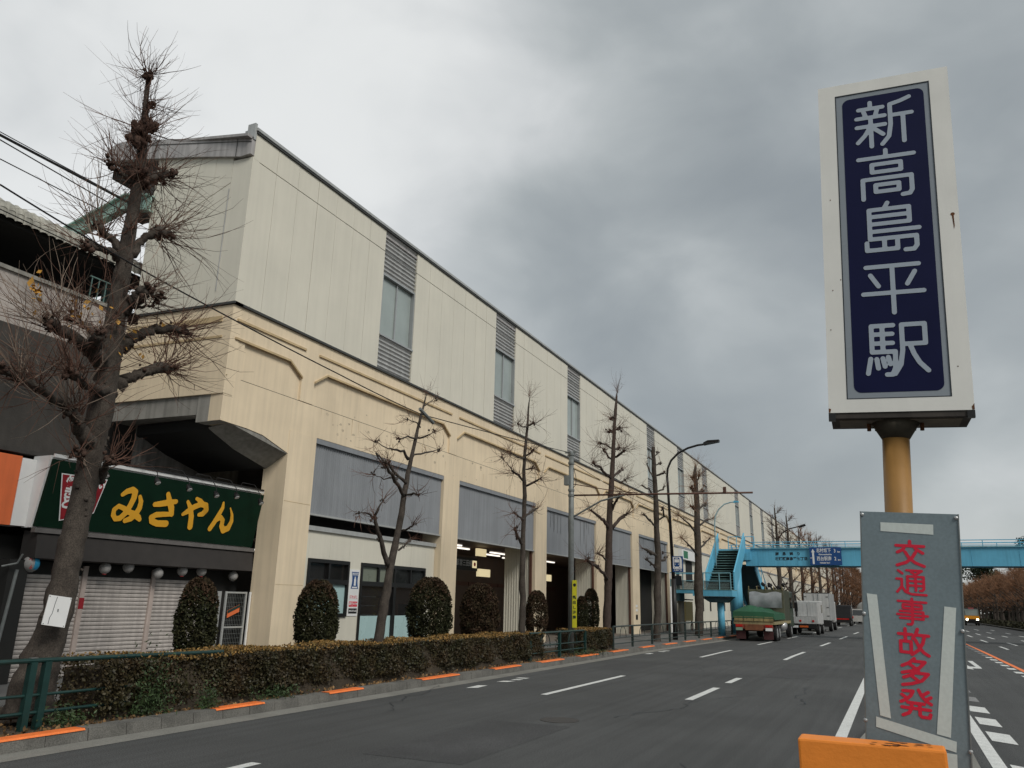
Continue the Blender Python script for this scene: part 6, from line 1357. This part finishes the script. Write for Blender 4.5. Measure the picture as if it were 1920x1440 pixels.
# warning board
WYAW, WROLL = -.05, .066
wr, wu, wn = frame(WYAW, WROLL); WC = at(1702.5, 961.5, y=4.98)
def Wb(x, y, d=0.): return WC + wr * x - wu * y + wn * d     # y downwards from the top edge
wb_ = thing('warning_board', 'blue-grey warning board with red characters and pale reflective tape strapped to the mustard pole', 'sign', tuple(Wb(0, 2.2)))
hw = .25; px2 = .5 / 171
q = MB(); c = [Wb(-hw, 0, -.02), Wb(hw, 0, -.02), Wb(hw, 1.9, -.02), Wb(-hw, 1.9, -.02), Wb(-hw, 0, 0), Wb(hw, 0, 0), Wb(hw, 1.9, 0), Wb(-hw, 1.9, 0)]
q.add(c, [(0, 1, 2, 3), (7, 6, 5, 4), (0, 4, 5, 1), (1, 5, 6, 2), (2, 6, 7, 3), (3, 7, 4, 0)]); q.build('board', M['boardg'], wb_)
q = MB()
for a, b in ((-hw, -hw + .006), (hw - .006, hw)): q.add([Wb(a, 0, .0005), Wb(b, 0, .0005), Wb(b, 1.9, .0005), Wb(a, 1.9, .0005), Wb(a, 0, .006), Wb(b, 0, .006), Wb(b, 1.9, .006), Wb(a, 1.9, .006)], [(7, 6, 5, 4), (0, 4, 5, 1), (1, 5, 6, 2), (2, 6, 7, 3), (3, 7, 4, 0)])
q.build('folded_edge', M['galv'], wb_)
for i, c in enumerate('交通事故多発'):
    q = MB(); put_glyph(q, GK[c], Wb(0.002, (1038.5 + 53.6 * i - 961) * px2, 0), wr, wu, .15, .142, off=.002); q.build('red_character', M['red'], wb_)
def wt(name, pts, m='tape'):
    # pixel marks relative to board axes (board centre line drifts with its lean)
    P = []
    for x, y in pts:
        yy = (y - 961) * px2; cx_ = 1702.5 + (y - 961) * .021; P.append(Wb((x - cx_) * px2, yy, .0022))
    q = MB(); q.poly(P[::-1]); q.build(name, M[m], wb_)
wt('reflective_tape', [(1654, 981), (1745, 982), (1745, 1001), (1654, 998)])
wt('reflective_tape', [(1629, 1118), (1647, 1119), (1669, 1339), (1651, 1336)])
wt('reflective_tape', [(1760, 1131), (1779, 1132), (1765, 1357), (1743, 1354)])
wt('reflective_tape', [(1644, 1339), (1774, 1362), (1773, 1380), (1644, 1357)])
wt('reflective_tape', [(1753, 1383), (1774, 1383), (1774, 1420), (1753, 1420)])
wt('amber_reflector', [(1680, 1384), (1700, 1382), (1712, 1386), (1706, 1392), (1684, 1392)], 'gold')
q = MB()
for x, y in ((1621, 967), (1783, 968), (1624, 1156), (1788, 1172), (1626, 1348), (1795, 1375)):
    yy = (y - 961) * px2; cx_ = 1702.5 + (y - 961) * .021; p = Wb((x - cx_) * px2, yy, .004); q.lathe(p, [(.011, .004), (.010, -.004), (.004, -.007)], 10, axis=1)
q.build('bolt_head', M['alu'], wb_)
q = MB()
for z in (.12, .9, 1.5): q.tube([Wb(-.12, z, -.03), Wb(.12, z, -.03)], .02, 6)
q.build('clamp_strap', M['galv'], wb_)
q = MB()
for x in (-.2, .2): q.tube([Wb(x, 1.85, -.03), Wb(x, 2.33, -.03)], .02, 6)
q.build('board_leg', M['galv'], wb_)
# orange block
ob = thing('orange_barrier_block', 'bright orange painted barrier block in the foreground before the warning board', 'barrier', (-.19, 4.73, .14))
q = MB(); q.bbox(-.53, .155, 4.64, 4.82, .14, 1.25, b=.012); q.build('block', M['oblock'], ob)
q = MB(); rs.seed(2)
for k in range(16):
    x = -.2 + rs.rand() * .3; y = 4.65 + rs.rand() * .15; s = .006 + rs.rand() * .014; q.poly([(x + s * 2 * math.cos(a) * rs.uniform(.6, 1), y + s * math.sin(a) * rs.uniform(.6, 1), 1.2512) for a in np.linspace(0, 6.28, 7)[:-1]])
stuff(q.build('scuff_mark', M['rust'], ob))
for o in bpy.data.objects:
    if o.type == 'MESH' and o.name.startswith('sign_box'): pass
